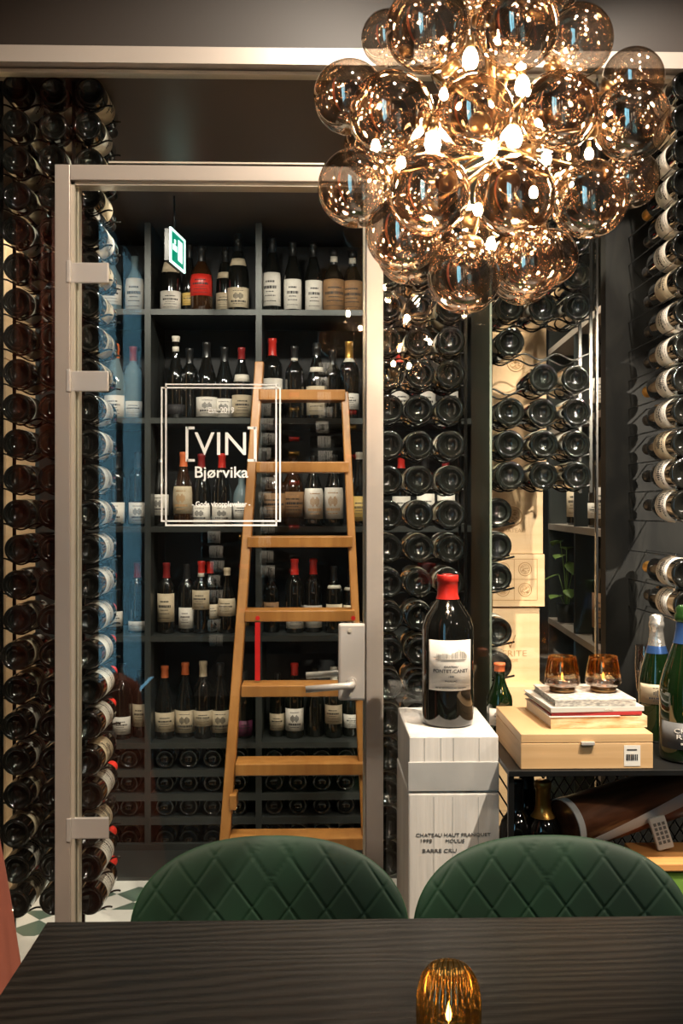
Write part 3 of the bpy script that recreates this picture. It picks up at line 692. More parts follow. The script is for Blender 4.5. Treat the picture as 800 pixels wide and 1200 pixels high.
side = [(Y, off, l, s, d_) for (Y, off, l, s, d_) in [
 (3.05, .06, 493, sp(BORD, 'bglass', W(.04, .12, 'cream'), ('cgold', .22)), 'gold-capped bottle'),
 (3.20, .06, 493, sp(BORD, 'bglass', W(.04, .12), ('cblack', .235)), 'black-capped bottle'),
 (3.05, .06, 617, sp(BORD, 'bglass', W(.03, .13), ('cwhite', .235)), 'white-capped bottle'),
 (3.15, .06, 617, sp(BORD, 'bglass', W(.03, .13), ('cblack', .235)), 'black-capped bottle with white label'),
 (3.25, .06, 617, sp(BORD, 'bglass', W(.03, .08), ('cblack', .235)), 'bottle with short label'),
 (3.48, .06, 617, sp(BORD, 'bglass', W(.03, .13), ('cwhite', .235)), 'pale-capped bottle'),
 (3.60, .06, 617, sp(BORD, 'bglass', W(.03, .13, 'cream'), ('cdred', .235)), 'dark-red-capped bottle'),
 (3.02, .05, 742, sp(BORD, 'bglass', W(.08, .16), ('cred', .235)), 'red-capped bottle with square white label'),
 (3.14, .05, 742, sp(BORD, 'bglass', W(.05, .16, 'kraft'), ('cblack', .235)), 'bottle with rust label')]]
for Y, off, l, s, d_ in side:
    b = make_bottle(**s); b.location = (sx_(Y)+off, Y, zsh(l)+.0005); b.rotation_euler = (0, 0, -.5)
    tag(b, f'{d_} standing on the side shelf, {"low board" if l==742 else ("middle board" if l==617 else "high board")}, {"near" if Y<3.1 else ("mid" if Y<3.3 else "far")} end', 'wine bottle', 'bottles on the side shelf')
# trailing plant on the side shelf
tp = empty('trailing_plant', (sx_(3.7)+.04, 3.7, zsh(742)), 0, 'small green leafy plant sprig standing on the side shelf beside the crates', 'plant')
bm = bmesh.new(); me = lathe_me([(0, 0), (.032, 0), (.038, .07), (.034, .07), (.030, .012), (0, .012)], 20); link('pot', me, M['shelf'], tp, True)
rn = random.Random(5)
for i in range(9):
    a = rn.uniform(0, 2*PI); r = rn.uniform(.02, .05); h = .10+i*.025
    tube('stem', [(0, 0, .012), (r*.3*math.cos(a), r*.3*math.sin(a), h*.6), (r*math.cos(a), r*math.sin(a), h)], .0015, M['leaf'], tp, 5)
    Lh = rn.uniform(.05, .075); c = Vector((r*math.cos(a), r*math.sin(a), h)); dr = Vector((math.cos(a), math.sin(a), rn.uniform(-.6, .2))).normalized(); sd = dr.cross(Vector((0, 0, 1))).normalized()
    vs = []; fs = []; nn = 7
    for q in range(nn):
        f = q/(nn-1); w_ = .026*math.sin(PI*min(f*1.05, 1))**.8
        for s_ in (-1, 0, 1): vs.append(c+dr*Lh*f+sd*w_*s_+Vector((0, 0, -.02*f*f+.004*abs(s_))))
    for q in range(nn-1):
        for s_ in (0, 1): k = q*3+s_; fs.append((k, k+1, k+4, k+3))
    me = bpy.data.meshes.new('leaf'); me.from_pydata(vs, [], fs); me.update(); lf = link('leaf', me, M['leaf'], tp, True)
    sm = lf.modifiers.new('s', 'SOLIDIFY'); sm.thickness = .0008

# ------------------------------------------------------------------ exit sign in the cellar
es = empty('exit_sign', (0, 0, 0), 0, 'small green-lit emergency exit sign hanging from the cellar ceiling above the shelves', 'sign')
A = P(198.5, 286, 3.55); B = P(215.5, 302, 3.55*1.052)
es.location = A; dv = (B-A); dv.z = 0; L0 = dv.length; es.rotation_euler = (0, 0, math.atan2(dv.y, dv.x))
box('sign_housing', (0, 0, -.058), (L0, .02, .058), M['dark'], es, .002)
bm = bmesh.new()
for q in ((0, -.062, L0, -.055), (0, .055, L0, .062), (0, -.055, .008, .055), (L0-.008, -.055, L0, .055)): add_box(bm, (q[0], -.006, q[1]), (q[2], .0005, q[3]))
link('lit_border', tomesh(bm), M['signframe'], es); box('green_panel', (.008, -.003, -.055), (L0-.008, .0005, .055), M['signgreen'], es)
bm = bmesh.new(); add_box(bm, (.10, -.0045, -.035), (.15, -.0025, .04)); add_box(bm, (.03, -.0045, -.01), (.08, -.0025, .01)); add_box(bm, (.05, -.0045, .015), (.065, -.0025, .03))
link('pictogram', tomesh(bm), M['signframe'], es)
tube('hanging_rod', [(L0/2, .01, .057), (L0/2, .01, CC-A.z)], .004, M['dark'], es, 6)

# ------------------------------------------------------------------ cartons and the magnum
def carton(name, px0, px1, y0, y1, Yf_, Yb_, label, floor=False, flap=None):
    a = P(px0, y0, Yf_); b = P(px1, y1, Yf_)
    if floor: b.z = 0
    t = empty(name, ((a.x+b.x)/2, (Yf_+Yb_)/2, b.z), 0, label, 'cardboard box'); o = t.location
    bm = bmesh.new(); add_box(bm, Vector((a.x, Yf_, b.z+.0005))-o, Vector((b.x, Yb_, a.z-.0005))-o, .004)
    link('carton_body', tomesh(bm), M['carton'], t); return t, o, a, b
t, o, a, b = carton('wine_carton', 479, 584, 862, 929, 2.15, 2.452, 'crumpled white wine carton carrying the big red-capped bottle')
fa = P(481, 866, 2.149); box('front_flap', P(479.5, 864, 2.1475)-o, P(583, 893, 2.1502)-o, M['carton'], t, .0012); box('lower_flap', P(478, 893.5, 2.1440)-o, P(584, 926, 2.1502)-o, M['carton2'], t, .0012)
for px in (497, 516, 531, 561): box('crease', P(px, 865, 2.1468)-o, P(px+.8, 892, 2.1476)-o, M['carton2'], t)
t, o, a, b = carton('wine_carton', 478, 585, 929.5, 1128, 2.145, 2.452, 'tall white wine carton with faint printed lettering behind the chairs')
Yt = 2.1443
for s_, y, wp, cx in (('CHATEAU HAUT FRANQUET', 978.5, 88, 531), ('1998', 985.5, 13, 499), ('MOULIS', 985.5, 22, 533), ('BARRE CRU', 997, 40, 515)):
    text('carton_lettering', s_, P(cx, y, Yt)-o, .0105, M['key'], t, width=wp*Yt/F)
for px in (508, 530, 560): box('crease', P(px, 934, Yt+.0001)-o, P(px+.6, 1100, Yt+.0009)-o, M['carton2'], t)
t, o, a, b = carton('wine_carton', 478, 585, 1128.5, 1330, 2.145, 2.452, 'white wine carton at the bottom of the stack on the floor', True)
zc = PZ(862, 2.15)
mg = make_bottle(MAGN, 'bglass', lab=(.095, .212, 'white', 132), cap=('cred', .312), name='magnum_bottle', mark=9) if False else empty('magnum_bottle')
link('bottle_body', variant(body_mesh(MAGN), M['bglass']), None, mg)
link('capsule', smooth(lathe_me(prof_between(MAGN, .300, .3585, off=.0009)+[(0, .3606)], 32)), M['cred'], mg)
Rm = .0582; h = math.radians(104)/2
lb = link('label', smooth(patch_me([(.0579, .088), (.0579, .150), (.0579, .207)], -PI/2-h, -PI/2+h, 30)), M['white'], mg)
for s_, z, sz, wd in (('CHATEAU', .1445, .0065, .030), ('PONTET-CANET', .134, .012, .080), ('1999', .121, .006, .011), ('PAUILLAC', .1105, .005, .026), ('MIS EN BOUTEILLE AU CHATEAU', .0945, .0032, .070)):
    bend_text('label_lettering', s_, z, sz, Rm-.0002, M['ink'], lb, width=wd, ang=-PI/2+.0)
bm = bmesh.new(); rn = random.Random(2)
for i in range(90):   # engraved chateau scene: long house, mound of trees, ground line
    f = i/89; a = -PI/2+(f-.5)*1.35; hh = (.010+.004*rn.random()) if .08 < f < .5 else (.008+.016*math.sin(PI*(f-.45)/.55)*rn.uniform(.6, 1) if f >= .5 else .004)
    z0 = .163; wdt = .011
    if i % 2 == 0 or rn.random() < .3: bm.from_mesh(patch_me([(Rm+.0006, z0+rn.uniform(0, .002)), (Rm+.0006, z0+hh)], a, a+wdt*.6, 1, .0002))
for k_, z in enumerate((.1615, .1595, .157)): bm.from_mesh(patch_me([(Rm+.0006, z), (Rm+.0006, z+.0008)], -PI/2-.6+.1*k_, -PI/2+.65-.05*k_, 12, .0002))
link('label_engraving', tomesh(bm), mat('grey_ink', (.22, .21, .19), .6), lb)
mg.location = (PX(523, 2.29), 2.27, zc+.0002); mg.rotation_euler = (0, 0, 0); mg.scale = (1.02, 1.02, .945)
tag(mg, 'large dark magnum wine bottle with red capsule standing on the white carton', 'wine bottle')

# ------------------------------------------------------------------ counter and things on it
YK = 2.04; zk = PZ(905, YK)
ct = empty('side_counter', (PX(700, 2.2), 2.2, 0), 0, 'black metal side counter with a lattice back under the oak box', 'counter'); co = ct.location
cx0, cx1 = PX(596, YK), PX(587, YK)+.62
box('counter_top', Vector((cx0, YK, zk-.012))-co, Vector((cx1, 2.44, zk))-co, M['dark'], ct, .001)
for x in (cx0, cx1-.012):
    for y in (YK+.005, 2.41): box('leg', Vector((x, y, 0))-co, Vector((x+.012, y+.012, zk-.012))-co, M['dark'], ct)
zl = .476
box('lower_shelf', Vector((cx0, YK+.002, zl-.02))-co, Vector((cx1, 2.44, zl))-co, M['dark'], ct)
for k_ in range(22):
    for s_ in (-1, 1):
        xa = cx0+.03+k_*.026; za = zl+.02; hgt = .31
        xb = xa+s_*hgt*.62
        p0 = Vector((xa, 2.43, za)); p1 = Vector((xb, 2.43, za+hgt))
        if xb > cx1-.03: f = (cx1-.03-xa)/(xb-xa); p1 = p0+(p1-p0)*f
        if xb < cx0+.03: f = (cx0+.03-xa)/(xb-xa); p1 = p0+(p1-p0)*f
        if (p1-p0).length > .02: tube('lattice_wire', [p0-co, p1-co], .0022, M['dark'], ct, 5)
# oak box
OB = P(610, 905, 2.05); obw = PX(765, 2.05)-PX(610, 2.05)
ob = empty('oak_presentation_box', (OB.x+obw/2, 2.05+.14, zk), 0, 'pale oak presentation box with small catch and barcode sticker under the books', 'box')
hx = obw/2; H = .0735
box('box_base', (-hx, -.14, .0004), (hx, .145, H*.74), M['oakbox'], ob, .0015); box('box_lid', (-hx, -.14, H*.745), (hx, .145, H), M['oakbox'], ob, .0015)
c = P(688, 870.5, 2.05)-ob.location
box('catch', c+Vector((-.014, -.007, -.004)), c+Vector((.014, 0, .003)), M['satin'], ob, .001)
st = box('barcode_sticker', P(731, 873.5, 2.0492)-ob.location, P(750, 897.5, 2.0498)-ob.location, M['bookwhite'], ob)
bm = bmesh.new(); rn = random.Random(4); x = 733.5
while x < 747: wq = rn.uniform(.4, 1.4); add_box(bm, P(x, 884, 2.0487)-ob.location, P(x+wq, 891, 2.0492)-ob.location); x += wq+rn.uniform(.3, .8)
add_box(bm, P(734.5, 878, 2.0487)-ob.location, P(746, 879.3, 2.0492)-ob.location)
link('barcode', tomesh(bm), M['ink'], st)
# books
def book(name, px0, px1, Yf_, z0, th, depth, rz, cover, pages, label, spine=None):
    a = PX(px0, Yf_); w_ = PX(px1, Yf_)-a
    t = empty(name, (a, Yf_, z0), rz, label, 'book')
    box('page_block', (.003, .002, .002), (w_-.003, depth-.004, th-.002), M[pages], t)
    bm = bmesh.new(); add_box(bm, (0, 0, .0004), (w_, depth, .0022)); add_box(bm, (0, 0, th-.0022), (w_, depth, th-.0001)); add_box(bm, (0, -.0015, .0004), (w_, .0012, th-.0001), .0005)
    link('cover', tomesh(bm), M[cover], t)
    if spine: o_ = text('spine_title', spine, (w_*.62, -.0022, th/2), th*.55, M['bookwhite'] if cover != 'bookwhite' else M['ink'], t)
    return t
zz = zk+H
rzb = -math.radians(4)
tb = book('book', 645, 760, 2.095, zz, .0245, .21, math.radians(3), 'torn', 'bookwhite', 'thick book wrapped in torn brown paper, bottom of the pile on the oak box')
bd = link('white_cover_board', tomesh((lambda bm: (add_box(bm, (-.003, -.003, .0249), (.150, .20, .0262)), bm)[1])(bmesh.new())), M['bookwhite'], tb)
book('book', 646, 753, 2.10, zz+.0265, .0075, .20, math.radians(2), 'bookred', 'bookwhite', 'thin dark red book on top of the paper-wrapped one')
book('book', 645, 757, 2.095, zz+.0342, .0105, .205, math.radians(4), 'bookgrey', 'bookwhite', 'flat grey book with white title above the red book', 'WINES')
book('book', 650, 746, 2.105, zz+.0449, .0145, .185, math.radians(2), 'bookmarble', 'bookmarble', 'marbled grey and white book, topmost of the pile under the amber lights')
zt_b = zz+.0595
# amber tealight glasses
def tealight(px, Y, label):
    t = empty('amber_candle_glass', (PX(px, Y), Y, zt_b), 0, label, 'candle holder', 'amber candle glasses on the books')
    me = lathe_me([(0, 0), (.026, 0), (.028, .004), (.028, .010), (.024, .012), (0, .012)], 32); link('base_disc', smooth(me), M['brass'], t)
    n = 30; up = [(.034-.0*(i/10), .0) for i in range(1)]
    lowp = [(.026, .0125), (.036, .0165), (.0385, .0225), (.0370, .034)]; hip = [(.0370, .034), (.0345, .050), (.0315, .067), (.0295, .0785)]
    a = link('shade_foot', smooth(lathe_me(lowp, 36)), M['smoke'], t); a.modifiers.new('s', 'SOLIDIFY').thickness = -.0012
    a = link('shade', smooth(lathe_me(hip, 36)), M['amber'], t); a.modifiers.new('s', 'SOLIDIFY').thickness = -.0012
    link('tealight_cup', smooth(lathe_me([(0, .0125), (.014, .0125), (.015, .030), (.0135, .030), (.0135, .027), (0, .027)], 24)), M['chrome'], t)
    link('wick', smooth(lathe_me([(0, .0265), (.002, .028), (.0028, .034), (0, .043)], 12)), M['flame'], t)
    return t
tealight(658.5, 2.20, 'amber glass candle lamp on the book pile, nearer the magnum'); tealight(706.5, 2.20, 'amber glass candle lamp on the book pile, nearer the champagne bottles')
# red-waxed bottle
b = make_bottle(LNG, 'bgreen', lab=(.05, .13, 'white', 120), cap=('corange', .30)); b.location = (PX(586, 2.36), 2.37, zk+.0005); b.scale = (.85, .85, .50)
tag(b, 'green bottle with orange-red wax cap standing between carton and oak box', 'wine bottle')
# champagne bottles
b = empty('champagne_bottle', (PX(798, 2.16), 2.13, zk+.0003)); b.rotation_euler = (0, 0, -.25)
link('bottle_body', variant(body_mesh(CHMP), M['bgreen']), None, b)
h = 1.15
l_ = link('label', smooth(patch_me([(.0448, .030), (.0448, .085)], -PI/2-h, -PI/2+h, 24)), mat('grey_label', (.10, .10, .10), .4), b)
bend_text('label_lettering', 'CHARLES', .068, .013, .0451, M['white'], l_, width=.062, ang=-PI/2+.15); bend_text('label_lettering', 'REDIER', .056, .013, .0451, M['white'], l_, width=.055, ang=-PI/2+.15)
bend_text('label_lettering', 'BRUT RESERVE', .042, .005, .0451, M['white'], l_, width=.040, ang=-PI/2+.15)
md = link('medallion', smooth(lathe_me([(0, 0), (.0105, 0), (.0115, .001), (.0105, .002), (0, .002)], 28)), M['csilver'], b); md.rotation_euler = (PI/2-.4, 0, 0); md.location = (0, -.0245, .212)
ring('medallion_ring', Vector((0, 0, 0)), .0085, M['cblack'], md, .0007).rotation_euler = (PI/2, 0, 0); md.children[-1].location = (0, 0, .0022)
link('capsule', smooth(lathe_me(prof_between(CHMP, .245, .2895, off=.0008), 28)), M['cblue'], b)
link('foil_top', smooth(lathe_me(prof_between(CHMP, .290, .3240, off=.0008)+[(0, .3256)], 28)), mat('foil_green', (.02, .07, .015), .3, .5), b)
b.scale = (1.28, 1.28, 1.02); tag(b, 'large green champagne bottle with grey label and round silver seal on the counter', 'champagne bottle')
b = make_bottle(CHMP, 'bgreen', lab=(.10, .15, 'cream', 160), cap=('csilver', .245), name='champagne_bottle', mark=1)
link('blue_band', smooth(lathe_me(prof_between(CHMP, .226, .2448, off=.0009), 28)), M['cblue'], b)
b.location = (PX(769, 2.30), 2.30, zk+.0003); b.scale = (.92, .92, .90); tag(b, 'champagne bottle with silver foil top and blue neck band behind the larger one', 'champagne bottle')
fl_ = empty('champagne_flute', (PX(755, 2.36), 2.36, zk+.0003), 0, 'slim glass flute with amber drink beside the champagne bottles', 'glass')
link('bowl', smooth(lathe_me([(0, .075), (.010, .08), (.019, .11), (.0225, .16), (.0205, .212)], 24)), M['smoke'], fl_)
link('drink', smooth(lathe_me([(0, .077), (.009, .082), (.018, .111), (.0205, .150), (0, .150)], 24)), M['amber'], fl_)
link('stem', smooth(lathe_me([(0, 0), (.028, 0), (.026, .002), (.004, .006), (.003, .04), (.004, .0745), (0, .0745)], 20)), M['smoke'], fl_)

# below the counter
b = make_bottle(BORD, 'bglass', lab=(.04, .13, 'white', 150), cap=('cblack', .235)); b.location = (PX(605, 2.17), 2.17, zl+.0005); tag(b, 'black-capped bottle under the counter next to the cartons', 'wine bottle')
b = make_bottle(BORD, 'bglass', lab=(.04, .13, 'white', 150), cap=('cgold', .222)); b.location = (PX(636, 2.16), 2.16, zl+.0005); b.scale = (1.1, 1.1, 1.); tag(b, 'gold-capped dark bottle under the counter beside the wooden tube', 'wine bottle')
b = make_bottle(BORD, 'bglass', lab=None, cap=('cblack', .235)); b.location = (PX(619, 2.3), 2.32, zl+.0005); b.scale = (1.15, 1.15, 1.02); tag(b, 'plain black bottle standing behind the two capped ones under the counter', 'wine bottle')
# veneer tube
A = P(660, 968, 2.14); B = P(850, 908, 2.34)
tw = empty('wooden_gift_tube', A, 0, 'dark wood veneer gift tube with white stripe leaning under the counter', 'tube')
dr = (B-A); Lt = dr.length; q = dr.to_track_quat('X', 'Z'); tw.rotation_mode = 'QUATERNION'; tw.rotation_quaternion = q
R_ = .058
def arc_strip(a0, a1, x0, x1, r, th=.003, n=20, tw0=0., tw1=0., m=16):
    """a curved board of the tube; the seam angles drift along its length"""
    vs, fs = [], []
    for j in range(m+1):
        f = j/m; x = x0+(x1-x0)*f; t_ = tw0+(tw1-tw0)*f
        for i in range(n+1):
            a = math.radians(a0(t_)+(a1(t_)-a0(t_))*i/n)
            for rr in (r, r-th): vs.append((x, rr*math.cos(a), rr*math.sin(a)))
    W_ = 2*(n+1)
    for j in range(m):
        for i in range(n):
            q = j*W_+2*i; fs += [(q, q+2, q+2+W_, q+W_), (q+1, q+1+W_, q+3+W_, q+3)]
        for i in (0, n): q = j*W_+2*i; fs.append((q, q+W_, q+1+W_, q+1))
    for j in (0, m):
        for i in range(n): q = j*W_+2*i; fs.append((q, q+1, q+3, q+2))
    me = bpy.data.meshes.new('s'); me.from_pydata(vs, [], fs); me.update(); bm = bmesh.new(); bm.from_mesh(me); bmesh.ops.recalc_face_normals(bm, faces=bm.faces); bm.to_mesh(me); bm.free(); return me
# camera side is -Y (180 deg), top is 90
T0, T1 = 22., -48.
link('upper_veneer', arc_strip(lambda t: 20, lambda t: 184+t, 0, Lt, R_, tw0=T0, tw1=T1), M['veneer'], tw); link('lower_veneer', arc_strip(lambda t: 212+t, lambda t: 380, 0, Lt, R_, tw0=T0, tw1=T1), M['redwood'], tw)
link('long_stripe', arc_strip(lambda t: 184+t, lambda t: 212+t, -.002, Lt, R_+.0006, tw0=T0, tw1=T1), M['stripe'], tw); link('end_band', arc_strip(lambda t: 60, lambda t: 205, -.001, .014, R_+.0012, m=1), M['stripe'], tw)
me = lathe_me([(0, 0), (R_-.004, 0), (R_-.004, .004), (0, .004)], 32); me.transform(Matrix.Rotation(PI/2, 4, 'Y')); e_ = link('end_cap', me, M['veneer'], tw); e_.location = (.004, 0, 0)
bx_ = A.x-.03
tag(box('black_gift_carton', (bx_+.02, 2.09, zl+.0005), (bx_+.11, 2.24, A.z-R_-.004), M['dark'], None, .003), 'low black carton propping the wooden tube under the counter', 'box')
# green edged tray and the remote
ga, gb = P(757, 1011, 2.07), P(830, 1003, 2.07)
gt = empty('green_wood_tray', (ga.x, 2.07, zl), 0, 'honey wood topped tray with lime green side on the lower shelf', 'tray')
zg = ga.z-zl
box('tray_body', (0, 0, .0005), (gb.x-ga.x, .12, zg-.018), M['lime'], gt, .002); box('tray_rim', (-.008, -.006, zg-.018), (gb.x-ga.x+.005, .126, zg), M['edgewood'], gt, .003)
rm = empty('remote_control', P(782, 1003, 2.13), 0, 'pale grey remote control with small keys standing on the wood-topped tray', 'remote control'); rm.location.z = zl+zg+.0008
rm.rotation_euler = (math.radians(-14), math.radians(-14), 0)
box('remote_body', (-.018, 0, .006), (.018, .014, .075), M['remote'], rm, .003)
for i in range(5):
    for j in range(3): box('key', (-.0125+j*.0095, -.0012, .018+i*.0095), (-.0065+j*.0095, .0005, .0245+i*.0095), M['key'], rm)

# ------------------------------------------------------------------ table, chairs, cloth, candle
YT = 1.57; ztab = PZ(1077, YT); xt0 = PX(55, YT)
tbl = empty('dining_table', (xt0+1.3, 1.1, 0), 0, 'black oak dining table with visible grain in front of the green chairs', 'table'); to = tbl.location
box('tabletop', Vector((xt0, .62, ztab-.035))-to, Vector((xt0+1.95, YT, ztab))-to, M['table'], tbl, .0015)
for x in (xt0+.12, xt0+1.75):
    for y in (.72, YT-.42): box('leg', Vector((x, y, 0))-to, Vector((x+.07, y+.07, ztab-.035))-to, M['dark'], tbl)
def backrest_me():
    w, n = .243, 2.65; zc_ = .615; zu, zd = .166, .19
    vs, fs = [], []; NR, NA = 110, 380
    def surf(r, a, side):
        ca, sa = math.cos(a), math.sin(a)
        x = w*r*math.copysign(abs(ca)**(2/n), ca); zz_ = (zu if sa > 0 else zd)*r*math.copysign(abs(sa)**(2/n), sa)
        th = .026*(max(0, 1-r**5))**.5
        y = -1.15*x*x + (.06*(-zz_) if zz_ < 0 else -.0)
        g = 0
        if side < 0:
            for s_ in (1, -1):
                q = (x*1.0+s_*(zz_)*.72)/.066; dq = abs(q-round(q))*.062; g += .0018*math.exp(-(dq/.0028)**2)
            g = min(g, .0018)*(1 if r < .93 else max(0, (1-r)/.07))
        return (x, y+side*(th)+(g if side < 0 else 0), zc_+zz_)
    for side, nr in ((-1, NR), (1, 24)):
        base = len(vs)
        vs.append(surf(0, 0, side))
        for i in range(1, nr+1):
            r = (i/nr)
            r = 1-(1-r)**1.25
            for k in range(NA): vs.append(surf(r, 2*PI*k/NA, side))
        for k in range(NA):
            k2 = (k+1) % NA
            f = (base, base+1+k, base+1+k2); fs.append(f if side < 0 else f[::-1])
            for i in range(nr-1):
                a_, b_ = base+1+i*NA, base+1+(i+1)*NA
                f = (a_+k, b_+k, b_+k2, a_+k2); fs.append(f if side < 0 else f[::-1])
    me = bpy.data.meshes.new('back'); me.from_pydata(vs, [], fs); me.update()
    bm = bmesh.new(); bm.from_mesh(me); bmesh.ops.remove_doubles(bm, verts=bm.verts, dist=.0004); bm.to_mesh(me); bm.free()
    return smooth(me)
def chair(px, Y, label):
    t = empty('velvet_chair', (PX(px, Y), Y, 0), 0, label, 'chair', 'green velvet chairs behind the table')
    link('backrest', backrest_me(), M['velvet'], t)
    me = lathe_me([(0, .40), (.20, .40), (.235, .415), (.24, .44), (.225, .465), (.18, .475), (0, .478)], 48); s_ = link('seat', smooth(me), M['velvet'], t); s_.location = (0, -.23, 0)
    for sx in (-1, 1):
        for yy, oy in ((-.37, -.05), (-.08, .05)): tube('leg', [(sx*.14, yy, .402), (sx*.20, yy+oy, .0)], lambda i: (.016, .009)[i], M['dark'], t, 10)
    return t
ch = chair(318, 1.80, 'green quilted velvet chair in front of the glass door'); ch.scale = (1, 1, 1)
c2_ = copy_tree(ch); c2_.location = (PX(637, 1.80), 1.80, 0); tag(c2_, 'green quilted velvet chair in front of the white cartons and counter', 'chair'); c2_.scale = (1.012, 1, .996)
# coral cloth at the left edge
vs, fs = [], []; NA, NZ = 72, 26
cc = Vector((PX(-48, 1.78), 1.78, 0)); z1 = PZ(945, 1.78)
for i in range(NZ+1):
    f = i/NZ; z = z1*(1-f); rx = (.055+.11*f**.75)*(min(1, (f+.003)*26)**.5); ry = .05+.05*f
    for k in range(NA):
        a = 2*PI*k/NA; wv = 1+.10*f*math.sin(7*a+.6)+.05*f*math.sin(13*a+2*f)
        vs.append((rx*wv*math.cos(a), ry*wv*math.sin(a)*(min(1, (f+.003)*26)**.5), z))
for i in range(NZ):
    for k in range(NA): a_, b_ = i*NA, (i+1)*NA; fs.append((a_+k, b_+k, b_+(k+1) % NA, a_+(k+1) % NA))
fs += [tuple(range(NA))]
me = bpy.data.meshes.new('cl'); me.from_pydata(vs, [], fs); me.update(); o = link('draped_cloth', smooth(me), M['coral']); o.location = cc
tag(o, 'coral pink draped cloth hanging at the table corner beside the tall rack', 'cloth')
# ribbed amber candle dome
YD = 1.225
cd = empty('ribbed_candle_holder', (PX(525.5, YD), YD, ztab+.0003), 0, 'ribbed amber glass candle holder on the black table', 'candle holder')
prof = [(.034, 0), (.0385, .004), (.0405, .015), (.041, .035), (.0405, .052), (.038, .068), (.033, .081), (.026, .090), (.0235, .092)]
def rib(r, z, i, k): return (r+.0012*math.cos(2*PI*i*28/168)*(1 if z > .002 else 0), z)
g_ = link('glass_dome', smooth(lathe_me([(r, z) for r, z in prof], 168, rib)), M['ribamber'], cd)
g_.modifiers.new('s', 'SOLIDIFY').thickness = -.004
link('base', smooth(lathe_me([(0, .0002), (.033, .0002), (.033, .006), (0, .006)], 40)), M['smoke'], cd)
link('tealight_cup', smooth(lathe_me([(0, .0065), (.019, .0065), (.019, .020), (.0175, .020), (.0175, .017), (0, .017)], 24)), M['chrome'], cd)
link('flame', smooth(lathe_me([(0, .0175), (.003, .021), (.0042, .028), (.002, .038), (0, .046)], 12)), mat('candle_flame', (1, .6, .2), .5, 0, emit=22, ecol=(1, .55, .15)), cd)

cd.scale = (.88, .88, .88)
# ------------------------------------------------------------------ chandelier
YCH = 1.70
chd = empty('bubble_chandelier', P(578, 168, YCH), 0, 'cluster chandelier of smoky mirrored glass globes with lit bulbs above the table', 'chandelier'); C0 = chd.location
gl = [(501, 34, 50, 0), (606, 32, 49, 0), (676, 48, 42, .05), (737, 98, 36, .10), (412, 122, 42, .07), (459, 135, 50, -.04), (556, 135, 46, -.02), (655, 130, 46, -.02), (739, 142, 46, -.02),
      (418, 220, 46, .0), (502, 230, 48, -.02), (603, 230, 48, -.03), (690, 233, 46, -.02), (738, 210, 34, .10), (482, 296, 43, .03), (545, 315, 43, .02), (609, 303, 43, .03), (646, 298, 34, .11), (455, 45, 32, .13), (560, -22, 45, .0), (640, -18, 40, .05)]
balls = []
for (px, py, r, dz_) in gl:
    dx_ = (px-578)/F*YCH; dzz = (168-py)/F*YCH; rho = math.hypot(dx_, dzz)
    yy = YCH-math.sqrt(max(0, .235**2-rho**2))*.85+dz_
    c = P(px, py, yy); balls.append([c, r/F*yy])
for i in range(11):
    a = 2*PI*i/11; rr = .20 if i % 2 else .11
    balls.append([C0+Vector((rr*math.cos(a), .13+.06*(i % 2 == 0), rr*math.sin(a))), .062])
core = [0]
for it in range(60):
    for i in range(len(balls)):
        for j in range(i):
            d_ = balls[i][0]-balls[j][0]; L_ = d_.length; m_ = (balls[i][1]+balls[j][1])*.985
            if L_ < m_:
                s_ = d_/L_*(m_-L_)*.5; w_ = Vector((.25, 1, .25))
                s_ = Vector((s_.x*.3, s_.y if abs(s_.y) > .001 else .002, s_.z*.3)); balls[i][0] += s_; balls[j][0] -= s_
sph = {}
for c, r in balls:
    dirc = (C0-c).normalized()
    prof_ = [(r*math.sin(PI*(k+.0)/24), r*math.cos(PI*k/24)) for k in range(24, 1, -1)]
    prof_[0] = (0, prof_[0][1])
    me = lathe_me(prof_, 40); g = link('glass_globe', smooth(me), M['globe'], chd)
    g.location = c-C0; g.rotation_mode = 'QUATERNION'; g.rotation_quaternion = dirc.to_track_quat('Z', 'Y')
    tip = c+dirc*(r*.985)-C0
    k_ = link('globe_socket', smooth(lathe_me([(0, -.006), (.014, -.006), (.018, 0), (.018, .010), (.006, .014), (0, .014)], 20)), M['brass'], g); k_.location = (0, 0, r*.97)
    e_ = c+dirc*(r+.010)-C0
    if e_.length > .03: tube('arm', [e_, e_*.0+Vector((0, 0, e_.z*.25))], .0035, M['brass'], chd, 8)
tube('stem', [(0, 0, -.16), (0, 0, DC-C0.z-.002)], .007, M['brass'], chd, 12)
link('ceiling_rose', smooth(lathe_me([(0, DC-C0.z-.03), (.05, DC-C0.z-.03), (.06, DC-C0.z-.02), (.06, DC-C0.z-.0005), (0, DC-C0.z-.0005)], 32)), M['brass'], chd)
bulbs = [(551, 68, 1.56), (507, 166, 1.50), (602, 160, 1.48), (612, 100, 1.62), (574, 175, 1.7), (560, 245, 1.6), (640, 185, 1.6), (470, 190, 1.68), (650, 80, 1.70), (520, 110, 1.72), (440, 170, 1.72), (690, 180, 1.74), (575, 285, 1.72), (625, 225, 1.7), (580, 40, 1.72)]
for (px, py, Yb_) in bulbs:
    c = P(px, py, Yb_)-C0
    bme = lathe_me([(0, -.017), (.009, -.014), (.0125, -.004), (.010, .008), (.006, .014), (0, .014)], 16)
    bb = link('bulb', smooth(bme), M['bulb'], chd); bb.location = c; bb.scale = (1, 1, 1) if bulbs.index((px, py, Yb_)) < 5 else (.62, .62, .62)
    link('bulb_socket', smooth(lathe_me([(0, .0145), (.007, .0145), (.007, .034), (0, .034)], 14)), M['brass'], bb)

